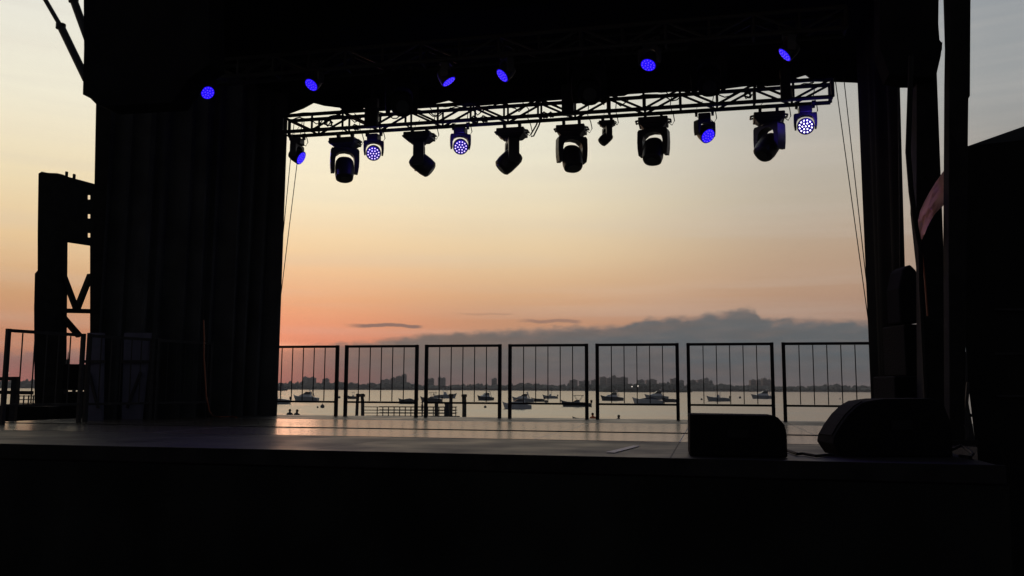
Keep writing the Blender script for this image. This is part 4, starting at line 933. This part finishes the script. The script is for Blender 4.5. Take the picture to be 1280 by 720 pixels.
pts = [on_y(x, y, 7.4) for x, y in ((1139, 70), (1135, 190), (1139, 240), (1145, 285), (1150, 310), (1151, 360))]; e = pts[-1].copy(); e.z = DECK + 0.01; pts.append(e)
MB().tube(pts, 0.022, 6).build('power_cable', 'rubber', origin=pts[0], label='thick black cable hanging across the gap beside the right drape', cat='cable')
# stacked gear against the right drape foot
t = empty('gear_stack', on_z(1150, 556, DECK), 'dark stacked gear cases at the foot of the right drape', 'cases')
def rp(pts, Y, th): return MB().prism([on_y(x, y, Y) for x, y in pts], (0.0, th, 0))
rp([(1126, 404), (1124, 360), (1129, 336), (1138, 330), (1146, 338), (1149, 360), (1150, 404)], 8.3, 0.3).build('soft_bag', 'shadevelvet', t, bevel=0.02)
for x0, x1, yt, Y, nm in ((1118, 1180, 470, 8.2, 'lower_case'), (1130, 1166, 405, 8.25, 'upper_case')):
    a1, b1 = on_y(x0, yt, Y), on_y(x1, yt, Y); zb = DECK if nm == 'lower_case' else on_y(1096, 470, 8.2).z
    MB().box(((a1.x + b1.x) / 2, Y + 0.25, (zb + a1.z) / 2 + 0.001), (b1.x - a1.x, 0.5, a1.z - zb - 0.004)).build(nm, 'case', t, bevel=0.015)
# tent
C0 = on_y(1208.5, 183, 8.0); aa = math.atan2(C0.x, C0.y) + R(1.0)
e1 = Vector((math.cos(aa), -math.sin(aa), 0)); e2 = Vector((math.sin(aa), math.cos(aa), 0))
WD = 4.0; best = None
for k in range(400):
    H = 0.2 + k * 0.01; ap = C0 + e1 * WD / 2 + e2 * WD / 2 + Vector((0, 0, H))
    for s in range(1, 60):
        q = C0 + (ap - C0) * s / 60 - CAM; x = 640 + F * q.dot(RT) / q.dot(f0); y = 360 - F * q.dot(UP) / q.dot(f0)
        if x >= 1279:
            if best is None or abs(y - 157) < best[0]: best = (abs(y - 157), H)
            break
H = best[1]
t = empty('event_tent', Vector((C0.x, C0.y, 0)), 'black event tent with a sloping canopy at the right edge', 'tent')
cs = [C0, C0 + e1 * WD, C0 + e1 * WD + e2 * WD, C0 + e2 * WD]; ap = C0 + e1 * WD / 2 + e2 * WD / 2 + Vector((0, 0, H))
mb = MB(); mb.add(cs + [ap], [(0, 1, 4), (1, 2, 4), (2, 3, 4), (3, 0, 4), (3, 2, 1, 0)]); mb.build('canopy', 'roofcloth', t)
def tp_(x, y):
    d = ray(x, y); n_ = e2; k = (C0 - CAM).dot(n_) / d.dot(n_); return CAM + d * k
MB().prism([tp_(1208.5, 184), tp_(1206.5, 425), tp_(1209, 470), tp_(1218, 545), tp_(1221, 640), Vector((tp_(1221, 640).x, tp_(1221, 640).y, 0.0)), C0 + e1 * WD - Vector((0, 0, C0.z)), C0 + e1 * WD], e2 * 0.03).build('front_wall', 'skirt', t)
for k, c in enumerate(cs): 
    cc = c + (e1 * (0.12 if k in (0, 3) else -0.06)) + e2 * (0.1 if k < 2 else -0.06)
    if k in (0, 3): cc = cc + e1 * 0.1
    MB().bar((cc.x, cc.y, 0), (cc.x, cc.y, c.z), 0.05).build('tent_leg', 'blackmetal', t)
for y, x0 in ((387, 1243), (442, 1244), (495, 1246)): MB().bar(tp_(x0, y) - e2 * 0.02, tp_(1330, y) - e2 * 0.02, 0.022, 0.018).build('wall_strap', 'rail', t)

# slim tripod stand in the slit between mast and tent
YS = 7.4; fz = on_y(1208, 560, YS); t = empty('tripod_stand', (fz.x, YS, 0), 'thin black tripod stand in the gap between mast and tent', 'stand')
MB().tube([(fz.x, YS, 0.9), on_y(1206, 440, YS)], 0.018, 8).build('pole', 'blackmetal', t)
for x, y in ((1200, 1), (1214, 1), (1221, 1)):
    MB().tube([on_y(1207, 478, YS) + Vector((0, 0.02 * (x - 1210) / 5, 0)), on_y(x, 548, YS) + Vector((0, 0.03 * (x - 1210) / 5, 0)), Vector((on_y(x, 548, YS).x + 0.03, YS, 0))], 0.015, 6).build('leg', 'blackmetal', t)
MB().tube([on_y(1203, 512, YS), on_y(1215, 520, YS)], 0.012, 6).build('brace', 'blackmetal', t)
# worn tape on the apron
c4 = [on_z(x, y, DECK + 0.002) for x, y in ((757, 565.4), (768, 566), (800, 557.6), (792, 557.2))]
MB().prism(c4, (0, 0, 0.002)).build('tape_mark', 'tape', origin=c4[0], label='short pale tape strip stuck slantwise on the stage front', cat='tape')

# ------------------------------------------------------------------ lit lamps: what the LED fixtures throw
def spot(loc, d, e, ang, col=(0.12, 0.06, 1.0)):
    l = bpy.data.lights.new('led_beam', 'SPOT'); l.energy = e; l.spot_size = R(ang); l.spot_blend = 0.6; l.color = col; l.shadow_soft_size = 0.08
    o = bpy.data.objects.new('led_beam', l); COL.objects.link(o); o.location = loc; o.rotation_euler = Vector(d).to_track_quat('-Z', 'Y').to_euler()
for px, py, d in ((257, 112, scr(0.33, -0.6, 0.6)), (393, 101, scr(-0.3, -0.7, 0.55)), (557, 94, scr(0.4, -0.75, 0.4)), (633, 88, scr(-0.4, -0.6, 0.5)), (812, 75, scr(0.05, -0.75, 0.6)), (988, 61, scr(-0.1, -0.8, 0.45))):
    p = on_w(px, py, MW - 0.05); spot(p + d.normalized() * 0.16, d, 36, 60, (0.22, 0.12, 1.0))
for px, py, d in ((372, 184, scr(0.78, -0.42, 0.5)), (881, 155, scr(0.48, -0.5, 0.75))):
    p = on_w(px, py, TW); spot(p + d.normalized() * 0.2, d, 30 if px < 500 else 3, 100)

for px, py, d, e in ((467, 181, scr(0, -0.45, 0.9), 1.0), (575.5, 172, scr(0, -0.4, 1.2), 1.6), (881, 155, scr(0.48, -0.5, 0.75), 0.3), (1007, 144, scr(0, -0.3, 0.95), 2.0)):
    p = on_w(px, py, TW) + d.normalized() * 0.22
    l = bpy.data.lights.new('led_spill', 'POINT'); l.energy = e; l.color = (0.1, 0.05, 1.0); l.shadow_soft_size = 0.06
    o = bpy.data.objects.new('led_spill', l); COL.objects.link(o); o.location = p

# ------------------------------------------------------------------ haze over the bay
hz = MB().box((0, 900, 28), (5000, 2400, 66)); hm = bpy.data.materials.new('haze'); hm.use_nodes = True; nt = hm.node_tree
nt.nodes.remove(nt.nodes['Principled BSDF']); pv = nt.nodes.new('ShaderNodeVolumePrincipled'); pv.inputs['Density'].default_value = 0.00022; pv.inputs['Color'].default_value = (0.88, 0.88, 0.92, 1)
nt.links.new(pv.outputs[0], nt.nodes['Material Output'].inputs['Volume'])
hz.build('haze', hm, kind='stuff', label='thin evening haze over the bay', cat='haze')

# ------------------------------------------------------------------ render
scene.render.engine = 'CYCLES'
scene.cycles.use_denoising = True
try: scene.cycles.denoiser = 'OPENIMAGEDENOISE'
except Exception: pass
scene.cycles.max_bounces = 6; scene.cycles.transparent_max_bounces = 8; scene.cycles.volume_bounces = 0; scene.cycles.caustics_reflective = False
vs = scene.view_settings; vs.view_transform = 'Standard'; vs.look = 'None'; vs.exposure = 0; vs.gamma = 1; vs.use_curve_mapping = False
